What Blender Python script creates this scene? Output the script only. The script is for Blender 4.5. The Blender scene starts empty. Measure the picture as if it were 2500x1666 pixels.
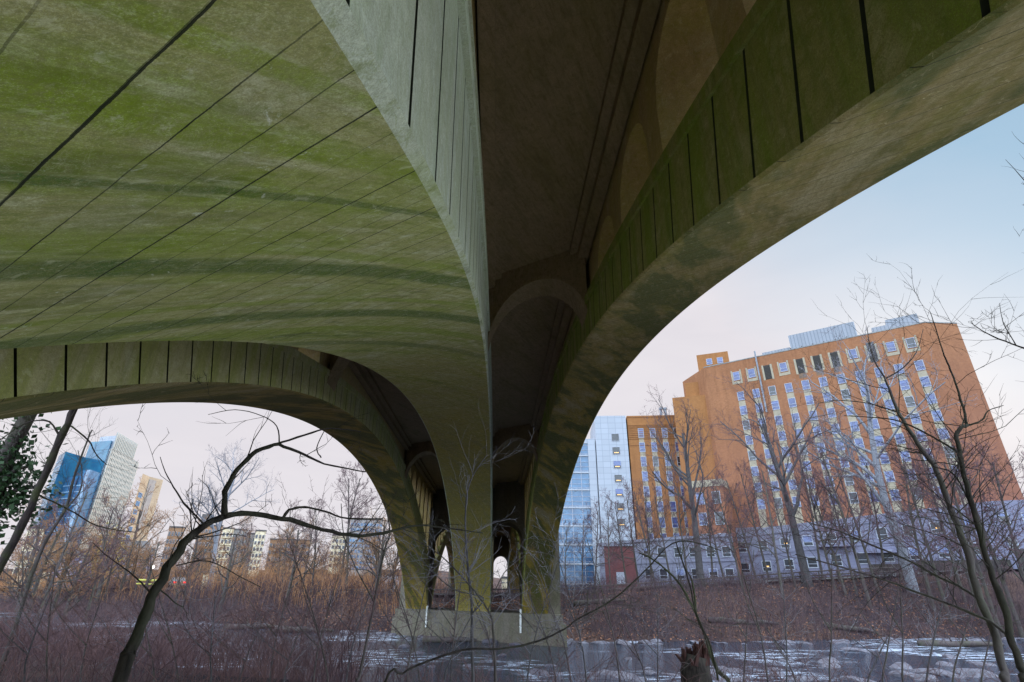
import bpy, math, random
import numpy as np
from mathutils import Vector, Matrix
PI=math.pi
rad=math.radians
col=bpy.context.scene.collection
SC=bpy.context.scene
# ------------------------------------------------------------------ camera
FPX=1294.08; PIT=rad(24.791); ROL=rad(0.5386); YAW=rad(1.451)
def cam_axes():
    cy,sy=math.cos(YAW),math.sin(YAW)
    F=Vector((sy*math.cos(PIT),cy*math.cos(PIT),math.sin(PIT)))
    R0=Vector((cy,-sy,0)); U0=R0.cross(F)
    R=R0*math.cos(ROL)+U0*math.sin(ROL); U=-R0*math.sin(ROL)+U0*math.cos(ROL)
    return R,U,F
CR,CU,CF=cam_axes()
def ray(x,y): return CR*((x-1250)/FPX)+CU*((833-y)/FPX)+CF
def at(x,y,dist):           # point on the ray at a horizontal distance
    d=ray(x,y); return d*(dist/math.hypot(d.x,d.y))
def onz(x,y,z):
    d=ray(x,y); return d*(z/d.z)
cd=bpy.data.cameras.new('camera'); co=bpy.data.objects.new('camera',cd); col.objects.link(co)
co.matrix_world=Matrix(((CR.x,CU.x,-CF.x,0),(CR.y,CU.y,-CF.y,0),(CR.z,CU.z,-CF.z,0),(0,0,0,1)))
cd.sensor_width=36; cd.lens=36*FPX/2500; cd.clip_end=6000; cd.clip_start=.02
SC.camera=co
# ------------------------------------------------------------------ helpers
class MB:
    def __init__(s): s.v=[]; s.f=[]; s.m=[]
    def quad(s,a,b,c,d,m=0):
        n=len(s.v); s.v+=[tuple(a),tuple(b),tuple(c),tuple(d)]; s.f.append((n,n+1,n+2,n+3)); s.m.append(m)
    def box(s,x0,y0,z0,x1,y1,z1,m=0,T=None):
        n=len(s.v)
        P=[(x0,y0,z0),(x1,y0,z0),(x1,y1,z0),(x0,y1,z0),(x0,y0,z1),(x1,y0,z1),(x1,y1,z1),(x0,y1,z1)]
        if T: P=[T(*p) for p in P]
        s.v+=[tuple(p) for p in P]
        for f in ((0,3,2,1),(4,5,6,7),(0,1,5,4),(1,2,6,5),(2,3,7,6),(3,0,4,7)):
            s.f.append(tuple(n+i for i in f)); s.m.append(m)
    def prism(s,pts,z0,z1,m=0):
        n=len(s.v); k=len(pts)
        s.v+=[(p[0],p[1],z0) for p in pts]+[(p[0],p[1],z1) for p in pts]
        for i in range(k):
            j=(i+1)%k; s.f.append((n+i,n+j,n+k+j,n+k+i)); s.m.append(m)
        s.f.append(tuple(n+k+i for i in range(k))); s.m.append(m)
        s.f.append(tuple(n+k-1-i for i in range(k))); s.m.append(m)
    def tube(s,pts,rs,k=5,m=0,cap=True):
        n=len(s.v); L=len(pts); u=None
        for i in range(L):
            a=pts[max(i-1,0)]; b=pts[min(i+1,L-1)]
            t=(b-a)
            if t.length<1e-9: t=Vector((0,0,1))
            t.normalize()
            if u is not None: u=u-t*u.dot(t)
            if u is None or u.length<1e-4: u=t.cross(Vector((0,0,1)) if abs(t.z)<.8 else Vector((1,0,0)))
            u.normalize(); w=t.cross(u)
            p=pts[i]; r=rs[i]
            for j in range(k):
                an=2*PI*j/k; s.v.append(tuple(p+u*(r*math.cos(an))+w*(r*math.sin(an))))
        for i in range(L-1):
            for j in range(k):
                j2=(j+1)%k; s.f.append((n+i*k+j,n+i*k+j2,n+(i+1)*k+j2,n+(i+1)*k+j)); s.m.append(m)
        if cap and k>3:
            s.f.append(tuple(n+k-1-j for j in range(k))); s.m.append(m)
            s.f.append(tuple(n+(L-1)*k+j for j in range(k))); s.m.append(m)
    def mesh(s,name,mats,smooth=False,off=None):
        me=bpy.data.meshes.new(name)
        v=np.array(s.v,dtype=float).reshape(-1,3)
        if off is not None: v=v-np.array(off)
        me.from_pydata(v.tolist(),[],s.f)
        for m in (mats if isinstance(mats,(list,tuple)) else [mats]): me.materials.append(m)
        if len(s.m)==len(me.polygons): me.polygons.foreach_set('material_index',s.m)
        if smooth: me.polygons.foreach_set('use_smooth',[True]*len(me.polygons))
        me.update(); return me
    def build(s,name,mats,parent=None,smooth=False):
        off=parent_loc(parent) if parent else None
        return link(name,s.mesh(name,mats,smooth,off),parent)
def parent_loc(p):
    l=Vector((0,0,0))
    while p: l=l+p.location; p=p.parent
    return l
def link(name,me,parent=None):
    o=bpy.data.objects.new(name,me); col.objects.link(o)
    if parent: o.parent=parent
    return o
def tag(o,label=None,cat=None,group=None,kind=None):
    if label: o['label']=label
    if cat: o['category']=cat
    if group: o['group']=group
    if kind: o['kind']=kind
    return o
def empty(name,loc=(0,0,0)):
    o=bpy.data.objects.new(name,None); o.empty_display_size=.3; col.objects.link(o); o.location=loc; return o
def lin(c):
    c=c/255; return c/12.92 if c<.04045 else ((c+.055)/1.055)**2.4
# ------------------------------------------------------------------ materials
class NT:
    def __init__(s,name):
        s.mat=bpy.data.materials.new(name); s.mat.use_nodes=True; s.t=s.mat.node_tree
        s.b=s.t.nodes['Principled BSDF']; s.pos=None
    def n(s,ty,**k):
        x=s.t.nodes.new(ty)
        for a,b in k.items(): setattr(x,a,b)
        return x
    def l(s,a,b): s.t.links.new(a,b)
    def coord(s,kind='pos'):
        if kind=='pos': return s.n('ShaderNodeNewGeometry').outputs['Position']
        return s.n('ShaderNodeTexCoord').outputs['Object']
    def mapp(s,v,scale=(1,1,1),rot=(0,0,0)):
        m=s.n('ShaderNodeMapping'); s.l(v,m.inputs[0]); m.inputs['Scale'].default_value=scale; m.inputs['Rotation'].default_value=rot; return m.outputs[0]
    def noise(s,v,scale,detail=5,rough=.6,dist=0):
        x=s.n('ShaderNodeTexNoise'); s.l(v,x.inputs['Vector']); x.inputs['Scale'].default_value=scale
        x.inputs['Detail'].default_value=detail; x.inputs['Roughness'].default_value=rough; x.inputs['Distortion'].default_value=dist
        return x.outputs[0]
    def ramp(s,f,stops):
        x=s.n('ShaderNodeValToRGB'); s.l(f,x.inputs[0]); e=x.color_ramp.elements
        while len(e)<len(stops): e.new(.5)
        for i,(p,c) in enumerate(stops):
            e[i].position=p; e[i].color=(c,c,c,1) if isinstance(c,(int,float)) else (*c,1)
        return x.outputs[0]
    def mix(s,f,a,b,mode='MIX'):
        x=s.n('ShaderNodeMix',data_type='RGBA',blend_type=mode)
        for sock,v in ((x.inputs[0],f),(x.inputs[6],a),(x.inputs[7],b)):
            if isinstance(v,(int,float)): sock.default_value=v
            elif isinstance(v,tuple): sock.default_value=(*v,1)
            else: s.l(v,sock)
        return x.outputs[2]
    def math(s,op,a,b=0,c=None):
        x=s.n('ShaderNodeMath',operation=op)
        for i,v in enumerate((a,b,c)):
            if v is None: continue
            if isinstance(v,(int,float)): x.inputs[i].default_value=v
            else: s.l(v,x.inputs[i])
        return x.outputs[0]
    def bump(s,h,strength=.3,dist=.02):
        x=s.n('ShaderNodeBump'); s.l(h,x.inputs['Height']); x.inputs['Strength'].default_value=strength; x.inputs['Distance'].default_value=dist
        s.l(x.outputs[0],s.b.inputs['Normal'])
    def col(s,c): 
        if isinstance(c,tuple): s.b.inputs['Base Color'].default_value=(*c,1)
        else: s.l(c,s.b.inputs['Base Color'])
    def rough(s,r,spec=None):
        s.b.inputs['Roughness'].default_value=r
        if spec is not None: s.b.inputs['Specular IOR Level'].default_value=spec
def simple(name,c1,c2=None,scale=4,rough=.8,bump=0,metal=0,coord='obj',spec=.4,lo=.35,hi=.65):
    t=NT(name); v=t.coord(coord)
    if c2 is None: c2=tuple(x*.75 for x in c1)
    f=t.noise(v,scale); f=t.ramp(f,[(lo,0.),(hi,1.)]); t.col(t.mix(f,c1,c2)); t.rough(rough,spec)
    t.b.inputs['Metallic'].default_value=metal
    if bump: t.bump(t.noise(v,scale*5),bump,.02)
    return t.mat
S_SK=.6865; N0=-3.5073; SPAN=49.886
def concrete(name,base,moss,moss2,pale,amt=1.,lines=True,side=False,spot=1.,olive=0,bands=True,patch=False):
    t=NT(name); P=t.coord()
    sep=t.n('ShaderNodeSeparateXYZ'); t.l(P,sep.inputs[0]); X,Y,Z=sep.outputs
    w=t.math('MULTIPLY_ADD',Y,-.5,X)         # across the run-off streaks
    a=t.math('MULTIPLY_ADD',X,.5,Y)
    cmb=t.n('ShaderNodeCombineXYZ'); t.l(t.math('MULTIPLY',w,1.),cmb.inputs[0]); t.l(t.math('MULTIPLY',a,.16),cmb.inputs[1]); t.l(t.math('MULTIPLY',Z,.4),cmb.inputs[2])
    sv=cmb.outputs[0]
    big=t.noise(P,.45,4,.55); med=t.noise(P,2.2,6,.7,.4); fine=t.noise(P,55,4,.85)
    st=t.noise(sv,1.6,5,.62,.3); st2=t.noise(sv,4.6,5,.65,.2)
    c=t.mix(t.ramp(med,[(.3,0.),(.7,1.)]),base,tuple(x*.62 for x in base))
    c=t.mix(t.math('MULTIPLY',t.ramp(med,[(.52,0.),(.66,1.)]),.55),c,pale)
    if side:
        pl=t.noise(t.mapp(P,(1,1.55,.16)),1.4,3,.6)
        mm=t.math('MULTIPLY',t.ramp(pl,[(.42,0.),(.58,1.)]),.8*amt); c=t.mix(mm,c,moss)
        c=t.mix(t.math('MULTIPLY',t.ramp(t.noise(t.mapp(P,(3,3,.25)),2.5,4,.7),[(.5,0.),(.7,1.)]),.5),c,moss2)
    else:
        m1=t.math('MULTIPLY',t.ramp(st,[(.5,0.),(.6,1.)]),.75*amt); c=t.mix(m1,c,moss)
        m2=t.math('MULTIPLY',t.ramp(st,[(.62,0.),(.68,1.)]),.8*amt); c=t.mix(m2,c,moss2)
        c=t.mix(t.math('MULTIPLY',t.ramp(st2,[(.56,0.),(.68,1.)]),.45),c,pale)
        mg=t.noise(P,.8,3,.5); c=t.mix(t.math('MULTIPLY',t.ramp(mg,[(.5,0.),(.62,1.)]),.4*amt),c,moss)
        dk=t.noise(sv,2.3,6,.7,.5); c=t.mix(t.math('MULTIPLY',t.ramp(dk,[(.55,0.),(.66,1.)]),.6*amt),c,(.055,.075,.01))
        if lines and bands:   # distinct moss bands that follow the run-off
            wob=t.math('MULTIPLY_ADD',t.noise(P,1.1,4,.6),.16,-.08); rag=t.math('MULTIPLY_ADD',t.noise(P,6,5,.8),.05,-.025)
            for sl,w0,hw,cc,k in ((.55,-1.775,.045,moss2,.85),(.55,-1.33,.13,moss,.9),(.4,-2.52,.19,moss2,1.),(.4,-2.20,.09,moss,.7),(.5,-4.56,.24,moss2,1.),(.5,-3.9,.1,moss,.8),(.5,-5.5,.22,moss,.9),(.55,-.98,.05,moss,.7),(.5,-6.6,.2,moss2,.7)):
                ww=t.math('ADD',t.math('ADD',t.math('MULTIPLY_ADD',Y,-sl,X),wob),rag)
                d=t.math('ABSOLUTE',t.math('SUBTRACT',ww,w0)); f=t.ramp(t.math('DIVIDE',d,hw),[(.6,1.),(1.,0.)]); brk=t.ramp(t.noise(sv,3.2,4,.6),[(.3,.45),(.45,1.)])
                c=t.mix(t.math('MULTIPLY',t.math('MULTIPLY',f,k),brk),c,cc)
    if olive:     # yellow-olive algae on the damp lower legs
        f=t.math('MULTIPLY',t.ramp(t.math('MULTIPLY_ADD',Y,.025,t.math('MULTIPLY_ADD',big,.3,-.15)),[(.22,0.),(.65,1.)]),olive)
        c=t.mix(f,c,(.46,.30,.012)); c=t.mix(t.math('MULTIPLY',f,t.ramp(t.noise(sv,2.6,4,.6),[(.45,0.),(.62,.6)])),c,(.26,.18,.06))
    if patch:
        pv=t.n('ShaderNodeCombineXYZ'); t.l(t.math('MULTIPLY',w,1.),pv.inputs[0]); t.l(t.math('MULTIPLY',a,.3),pv.inputs[1])
        pp_=t.noise(pv.outputs[0],.9,4,.6,.4); f=t.ramp(pp_,[(.47,0.),(.54,1.)]); f=t.math('MULTIPLY',f,t.ramp(Y,[(0.,1.),(1.,1.)])); c=t.mix(t.math('MULTIPLY',f,.85),c,moss2)
        c=t.mix(t.math('MULTIPLY',t.ramp(pp_,[(.36,1.),(.43,0.)]),.5),c,pale)
    # pale flaking spots and dark speckle
    sp=t.noise(t.mapp(P,(1,1,1)),7,6,.75,1.2)
    c=t.mix(t.math('MULTIPLY',t.ramp(sp,[(.63,0.),(.67,1.)]),.6*spot),c,tuple(min(1,x*1.5) for x in pale))
    c=t.mix(t.math('MULTIPLY',t.ramp(fine,[(.38,1.),(.56,0.)]),.6),c,tuple(x*.45 for x in base))
    vein=t.noise(t.mapp(P,(1,1,1)),3.2,8,.8,2.2); c=t.mix(t.math('MULTIPLY',t.ramp(vein,[(.485,0.),(.498,1.),(.502,1.),(.515,0.)]),.22*spot),c,pale)
    gr=t.noise(P,170,3,.9); c=t.mix(t.math('MULTIPLY',t.ramp(gr,[(.40,1.),(.55,0.)]),.5),c,tuple(x*.4 for x in base)); c=t.mix(t.math('MULTIPLY',t.ramp(gr,[(.56,0.),(.68,1.)]),.35),c,pale)
    md2=t.noise(P,9,7,.8,.6); c=t.mix(t.math('MULTIPLY',t.ramp(md2,[(.52,0.),(.6,1.)]),.4),c,tuple(x*.6 for x in moss)); c=t.mix(t.math('MULTIPLY',t.ramp(md2,[(.36,1.),(.43,0.)]),.3),c,pale)
    if not side:
        fs=t.noise(sv,16,5,.75); c=t.mix(t.math('MULTIPLY',t.ramp(fs,[(.5,0.),(.66,1.)]),.45),c,tuple(x*.5 for x in moss)); c=t.mix(t.math('MULTIPLY',t.ramp(fs,[(.30,1.),(.42,0.)]),.25),c,pale)
    h=t.math('MULTIPLY_ADD',fine,.3,med)
    if lines:     # skewed formwork joints: constant u = Y - near springing
        u=t.math('MULTIPLY_ADD',X,S_SK,Y)
        u=t.math('MULTIPLY_ADD',t.math('MULTIPLY_ADD',t.noise(P,22,3,.8),.3,t.noise(P,1.6,3,.7)),.02,u)
        def jl(per,ph,wd):
            q=t.math('FRACT',t.math('MULTIPLY_ADD',u,1/per,ph)); q=t.math('ABSOLUTE',t.math('SUBTRACT',q,.5)); q=t.math('MULTIPLY',q,per)
            return t.math('LESS_THAN',q,wd)
        j1=jl(.61,.06,.0034); j2=jl(.2033,.2,.0027); jn=t.ramp(t.noise(P,1.3,3,.6),[(.38,.35),(.6,1.)])
        cell=t.math('FLOOR',t.math('MULTIPLY_ADD',u,1/.2033,.2)); cw=t.n('ShaderNodeTexWhiteNoise',noise_dimensions='1D'); t.l(cell,cw.inputs['W'])
        c=t.mix(t.math('MULTIPLY',cw.outputs['Value'],.22),c,tuple(x*.5 for x in base))
        c=t.mix(t.math('MULTIPLY',j2,jn),c,(.012,.014,.008)); c=t.mix(t.math('MULTIPLY',j1,.93),c,(.008,.01,.006))
        h=t.math('SUBTRACT',h,t.math('MULTIPLY',t.math('ADD',j1,j2),.8))
    t.col(c); t.rough(.92,.2); t.bump(h,.45,.015)
    return t.mat
M={}
M['soffit']=concrete('mossy_concrete',(.52,.49,.20),(.24,.34,.0),(.025,.10,.0),(.88,.84,.64),olive=1.)
M['soffit2']=concrete('brown_mossy_concrete',(.34,.255,.09),(.20,.19,.02),(.01,.06,.003),(.52,.44,.29),amt=1.,olive=1.,bands=False,patch=True)
M['ribside']=concrete('panel_concrete',(.34,.31,.09),(.17,.25,.006),(.06,.12,.004),(.52,.46,.24),side=True,lines=False,spot=.3)
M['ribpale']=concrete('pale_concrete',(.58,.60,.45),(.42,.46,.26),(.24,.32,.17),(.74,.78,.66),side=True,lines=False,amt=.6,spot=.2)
M['joint']=simple('shade_dark_joint',(.03,.035,.012),(.015,.018,.01),9,.95,coord='pos')  # groove shade put into the colour of the panel joints
M['arris']=concrete('pale_arris_concrete',(.64,.66,.50),(.30,.36,.06),(.16,.24,.03),(.80,.84,.70),amt=1.,lines=False,spot=.6)
M['ribA']=concrete('grey_panel_concrete',(.54,.49,.24),(.32,.35,.06),(.17,.19,.06),(.70,.66,.44),side=True,lines=False,spot=.3)
M['deck']=concrete('deck_concrete',(.38,.27,.16),(.22,.17,.06),(.15,.11,.06),(.38,.28,.17),amt=.6,lines=False,spot=.1)
M['arc']=concrete('brown_concrete',(.60,.42,.20),(.44,.38,.06),(.34,.22,.10),(.74,.62,.42),amt=.5,lines=False,side=True,spot=.2)
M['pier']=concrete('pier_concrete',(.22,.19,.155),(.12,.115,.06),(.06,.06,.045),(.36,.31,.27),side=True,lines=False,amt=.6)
def brickmat(name,c1,c2,mort,bs=1.,amt=.35):
    t=NT(name); P=t.coord()
    sep=t.n('ShaderNodeSeparateXYZ'); t.l(P,sep.inputs[0]); X,Y,Z=sep.outputs
    cmb=t.n('ShaderNodeCombineXYZ'); t.l(t.math('SUBTRACT',X,Y),cmb.inputs[0]); t.l(Z,cmb.inputs[1])
    b=t.n('ShaderNodeTexBrick'); t.l(cmb.outputs[0],b.inputs['Vector']); b.inputs['Color1'].default_value=(*c1,1); b.inputs['Color2'].default_value=(*c2,1)
    b.inputs['Mortar'].default_value=(*mort,1); b.inputs['Scale'].default_value=1.; b.inputs['Brick Width'].default_value=.45*bs; b.inputs['Row Height'].default_value=.15*bs; b.inputs['Mortar Size'].default_value=.012*bs
    n=t.noise(P,.13,4,.6); n2=t.noise(t.mapp(P,(1,1,.3)),.6,5,.7)
    c=t.mix(t.math('MULTIPLY',t.ramp(n,[(.35,0.),(.65,1.)]),amt),b.outputs[0],tuple(x*.7 for x in c2))
    c=t.mix(t.math('MULTIPLY',t.ramp(n2,[(.45,0.),(.75,1.)]),.3),c,tuple(min(1,x*1.25) for x in c1))
    n3=t.noise(t.mapp(P,(1,1,.12)),1.3,6,.75); c=t.mix(t.math('MULTIPLY',t.ramp(n3,[(.52,0.),(.7,1.)]),.5),c,tuple(x*.5 for x in c2))
    n4=t.noise(P,2.2,6,.8); c=t.mix(t.math('MULTIPLY',t.ramp(n4,[(.42,0.),(.62,1.)]),.25),c,tuple(x*.55 for x in c1))
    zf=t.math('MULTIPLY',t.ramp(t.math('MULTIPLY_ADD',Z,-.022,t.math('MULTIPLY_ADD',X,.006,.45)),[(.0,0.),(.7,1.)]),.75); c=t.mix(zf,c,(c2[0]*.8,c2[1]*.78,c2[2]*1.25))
    t.col(c); t.rough(.9,.2); return t.mat
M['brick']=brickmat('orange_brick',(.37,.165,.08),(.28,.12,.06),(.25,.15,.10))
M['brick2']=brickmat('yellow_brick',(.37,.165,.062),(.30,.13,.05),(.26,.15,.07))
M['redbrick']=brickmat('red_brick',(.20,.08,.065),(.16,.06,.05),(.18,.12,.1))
M['brownbrick']=brickmat('brown_brick',(.34,.20,.12),(.27,.15,.09),(.3,.22,.16),3)
M['tan']=brickmat('tan_panels',(.42,.34,.25),(.38,.30,.22),(.33,.27,.2),6)
M['stone']=brickmat('grey_stone_courses',(.28,.285,.285),(.22,.225,.23),(.12,.12,.125),3,.2)
def panelmat(name,c,line,pw,ph,rough=.5):
    t=NT(name); P=t.coord()
    sep=t.n('ShaderNodeSeparateXYZ'); t.l(P,sep.inputs[0]); X,Y,Z=sep.outputs
    cmb=t.n('ShaderNodeCombineXYZ'); t.l(t.math('MULTIPLY_ADD',Y,.35,X),cmb.inputs[0]); t.l(Z,cmb.inputs[1])
    b=t.n('ShaderNodeTexBrick'); b.offset=0; t.l(cmb.outputs[0],b.inputs['Vector']); b.inputs['Color1'].default_value=(*c,1); b.inputs['Color2'].default_value=(*[x*.9 for x in c],1)
    b.inputs['Mortar'].default_value=(*line,1); b.inputs['Scale'].default_value=1.; b.inputs['Brick Width'].default_value=pw; b.inputs['Row Height'].default_value=ph; b.inputs['Mortar Size'].default_value=.05
    t.col(b.outputs[0]); t.rough(rough,.5); return t.mat
M['wpanel']=panelmat('white_metal_panels',(.36,.39,.46),(.24,.27,.33),1.5,1.2)
M['glass']=simple('blue_window_glass',(.03,.045,.15),(.06,.085,.24),1.2,.12,spec=.9,coord='pos')
M['blind']=simple('window_blind',(.20,.24,.42),(.15,.18,.34),3,.7)
M['dglass']=simple('dark_window_glass',(.02,.022,.03),(.04,.045,.06),1.2,.2,spec=.8,coord='pos')
M['curtain']=simple('blue_curtain_glass',(.025,.09,.20),(.06,.17,.32),.5,.1,spec=.9,coord='pos')
M['teal']=simple('teal_tower_glass',(.01,.08,.17),(.02,.15,.25),.15,.15,spec=.8,coord='pos')
M['wframe']=simple('white_frame_paint',(.40,.42,.50),(.33,.35,.43),3,.5)
M['cream']=simple('cream_spandrel',(.37,.32,.24),(.30,.26,.20),1.5,.85,coord='pos')
M['limecream']=simple('cream_render',(.72,.62,.44),(.62,.52,.36),.8,.85,coord='pos')
M['greyr']=simple('grey_render',(.30,.28,.27),(.24,.22,.22),.8,.85,coord='pos')
M['bluegrey']=simple('blue_grey_siding',(.22,.24,.40),(.16,.18,.32),.8,.8,coord='pos')
M['louvre']=simple('dark_louvre',(.025,.022,.022),(.04,.035,.03),6,.7)
M['zinc']=panelmat('corrugated_zinc',(.27,.29,.34),(.18,.20,.24),.35,40,.7)
M['steel']=simple('painted_steel',(.05,.045,.05),(.09,.06,.05),8,.6)
M['white']=simple('white_pipe_paint',(.8,.8,.78),(.6,.6,.58),6,.5)
M['roof']=simple('dark_roof',(.07,.065,.07),(.11,.1,.1),1,.9)
def bark(name,c1,c2,moss=None,mamt=.5):
    t=NT(name); v=t.coord('obj')
    n=t.noise(t.mapp(v,(6,6,1.2)),3,6,.7); c=t.mix(t.ramp(n,[(.35,0.),(.65,1.)]),c1,c2)
    if moss:
        n3=t.noise(v,1.6,4,.6); c=t.mix(t.math('MULTIPLY',t.ramp(n3,[(.45,0.),(.6,1.)]),mamt),c,moss)
    t.col(c); t.rough(.95,.15); t.bump(n,.6,.02); return t.mat
M['barkdark0']=None
M['bark']=bark('grey_brown_bark',(.12,.10,.10),(.06,.048,.05),(.07,.08,.04),.4)
M['barkdark']=bark('dark_bark',(.055,.045,.04),(.014,.011,.011),(.05,.055,.03),.4)
M['barkmoss']=bark('mossy_bark',(.06,.045,.045),(.025,.02,.022),(.06,.07,.03),.7)
M['barkgrey']=bark('pale_grey_bark',(.115,.105,.11),(.055,.05,.055))
M['sycamore']=bark('white_sycamore_bark',(.30,.31,.36),(.12,.12,.14))
M['twig']=simple('purple_brown_twigs',(.14,.085,.095),(.085,.05,.06),2,.9,spec=.15)
M['twigwarm']=simple('sunlit_brown_twigs',(.34,.18,.09),(.2,.11,.06),2,.9,spec=.15)  # brown twigs with the orange of low sunlight put into the colour
M['twigpale']=simple('pale_twigs',(.24,.23,.27),(.13,.12,.14),2,.8,spec=.2)
M['brush']=simple('bramble_stems',(.17,.095,.09),(.065,.04,.052),.6,.9,coord='pos',spec=.15)
M['brush2']=simple('mixed_brush',(.12,.075,.075),(.045,.035,.05),.25,.9,coord='pos',spec=.15)
M['brushw']=simple('sunlit_dry_stems',(.38,.19,.085),(.19,.10,.07),.12,.9,coord='pos',spec=.15)  # stem colour brightened to carry the warm sunlight on the thicket
M['deadleaf']=simple('dead_leaves',(.30,.13,.07),(.17,.08,.05),1,.9,coord='pos')
M['ivy']=simple('ivy_leaves',(.035,.085,.025),(.02,.05,.02),5,.6,spec=.4)
def water():
    t=NT('river_water'); P=t.coord()
    sv=t.mapp(P,(.35,1.3,1),(0,0,rad(-20)))
    n=t.noise(sv,1.6,6,.62,.6); n2=t.noise(sv,9,4,.6)
    big=t.noise(P,.11,3,.5)
    foam=t.math('MULTIPLY',t.ramp(t.noise(sv,1.1,8,.72,1.5),[(.50,0.),(.58,1.)]),t.ramp(t.math('MULTIPLY_ADD',t.n('ShaderNodeSeparateXYZ').outputs[0],0,big),[(.50,0.),(.60,1.)]))
    t.col(t.mix(foam,(.018,.028,.05),(.50,.55,.68)))
    r=t.mix(foam,(.07,.07,.07),(.6,.6,.6)); t.l(r,t.b.inputs['Roughness'])
    h=t.math('MULTIPLY_ADD',n2,.25,n); t.bump(h,.75,.16); t.b.inputs['IOR'].default_value=1.33
    return t.mat
M['water']=water()
def groundm():
    t=NT('leaf_littered_earth'); P=t.coord()
    big=t.noise(P,.06,4,.6); md=t.noise(P,.8,6,.75,.5); fi=t.noise(P,9,5,.8)
    c=t.mix(t.ramp(md,[(.38,0.),(.62,1.)]),(.06,.042,.045),(.022,.018,.026))
    c=t.mix(t.math('MULTIPLY',t.ramp(big,[(.45,0.),(.6,1.)]),.6),c  ,(.13,.075,.055))
    c=t.mix(t.ramp(fi,[(.5,0.),(.68,1.)]),c,(.125,.078,.072))
    c=t.mix(t.ramp(t.noise(P,14,3,.8),[(.62,0.),(.7,1.)]),c,(.03,.02,.022))
    t.col(c); t.rough(1,.1); t.bump(t.math('ADD',md,fi),.9,.12); return t.mat
M['ground']=groundm()
def rockm():
    t=NT('river_rock'); v=t.coord('pos'); n=t.noise(v,3,6,.7); c=t.mix(t.ramp(n,[(.35,0.),(.65,1.)]),(.16,.15,.19),(.06,.055,.075))
    t.col(c); t.rough(.55,.5); t.bump(n,.6,.05); return t.mat
M['rock']=rockm()
M['road']=simple('asphalt',(.06,.06,.065),(.09,.09,.09),1.5,.9,coord='pos')
def emit(name,c,s):
    t=NT(name); t.col(c); t.b.inputs['Emission Color'].default_value=(*c,1); t.b.inputs['Emission Strength'].default_value=s; return t.mat
# ------------------------------------------------------------------ terrain
def sm(a,b,x):
    t=np.clip((x-a)/(b-a),0,1); return t*t*(3-2*t)
def far_sh(x): return np.interp(x,[-300,-120,-60,-25,1,20,40,90,300],[150,112,79,60,45.2,46,50.5,60,80])
def near_sh(x): return np.interp(x,[-300,-60,-20,0,12,30,90,300],[120,66,37,25.5,18.5,15,22,40])
def zroad(x): return np.clip(-1.5+.06*x,-1.25,2.2)
def vn(x,y,s,seed=0):   # cheap smooth value noise
    def h(i,j): 
        q=np.sin(i*127.1+j*311.7+seed*74.7)*43758.5453; return q-np.floor(q)
    X=x/s; Y=y/s; i=np.floor(X); j=np.floor(Y); u=X-i; v=Y-j; u=u*u*(3-2*u); v=v*v*(3-2*v)
    return (h(i,j)*(1-u)+h(i+1,j)*u)*(1-v)+(h(i,j+1)*(1-u)+h(i+1,j+1)*u)*v-.5
def hz(x,y):
    x=np.asarray(x,float); y=np.asarray(y,float)
    df=y-far_sh(x); dn=near_sh(x)-y; zr=zroad(x)
    zf=-4.15+(zr+4.15)*sm(-1,19,df)**.8
    hill=sm(60,170,df)*sm(20,-60,x)*7+sm(180,420,df)*6
    zn=-4.15+2.3*sm(-.5,17,dn)+sm(20,60,dn)*2.0
    z=np.where(df>dn,zf+hill,zn)
    z=np.where((df<-1)&(dn<-.5),-4.5,z)
    return z+vn(x,y,2.7,1)*.28+vn(x,y,.9,2)*.12+vn(x,y,11,3)*.5*np.where((df>25)|((df<-1)&(dn<-.5)),0.15,1)
def h1(x,y): return float(hz(x,y))
xs=np.unique(np.concatenate([np.linspace(-3000,-400,9),np.linspace(-400,-90,40),np.arange(-90,90,.9),np.linspace(90,400,40),np.linspace(400,3000,9)]))
ys=np.unique(np.concatenate([np.linspace(-600,-30,14),np.arange(-30,110,.9),np.linspace(110,420,60),np.linspace(420,4000,14)]))
XX,YY=np.meshgrid(xs,ys); ZZ=hz(XX,YY); V=np.stack([XX.ravel(),YY.ravel(),ZZ.ravel()],1)
nx,ny=len(xs),len(ys); idx=np.arange(nx*ny).reshape(ny,nx)
F=np.stack([idx[:-1,:-1].ravel(),idx[:-1,1:].ravel(),idx[1:,1:].ravel(),idx[1:,:-1].ravel()],1)
me=bpy.data.meshes.new('ground'); me.from_pydata(V.tolist(),[],F.tolist()); me.materials.append(M['ground']); me.polygons.foreach_set('use_smooth',[True]*len(F))
tag(link('ground',me),kind='structure')
m=MB(); m.quad((-300,-40,-3.8),(300,-40,-3.8),(300,170,-3.8),(-300,170,-3.8)); m.build('river',M['water']).__setitem__('kind','structure')
ap=MB()
for i in range(20):
    for j in range(16):
        x0=-13+i*1.1; y0=-7+j*1.0
        q=[(x0,y0),(x0+1.1,y0),(x0+1.1,y0+1),(x0,y0+1)]
        ap.quad(*[(a,b,h1(a,b)+.05+.04*math.sin(a*5)*math.cos(b*4)) for a,b in q])
tag(ap.build('bounce_apron',simple('pale_bounce_surface',(.80,.78,.70),(.62,.60,.54),9,.95,coord='pos')),kind='structure')  # unseen pale ground added to bounce light up onto the soffits
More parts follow.
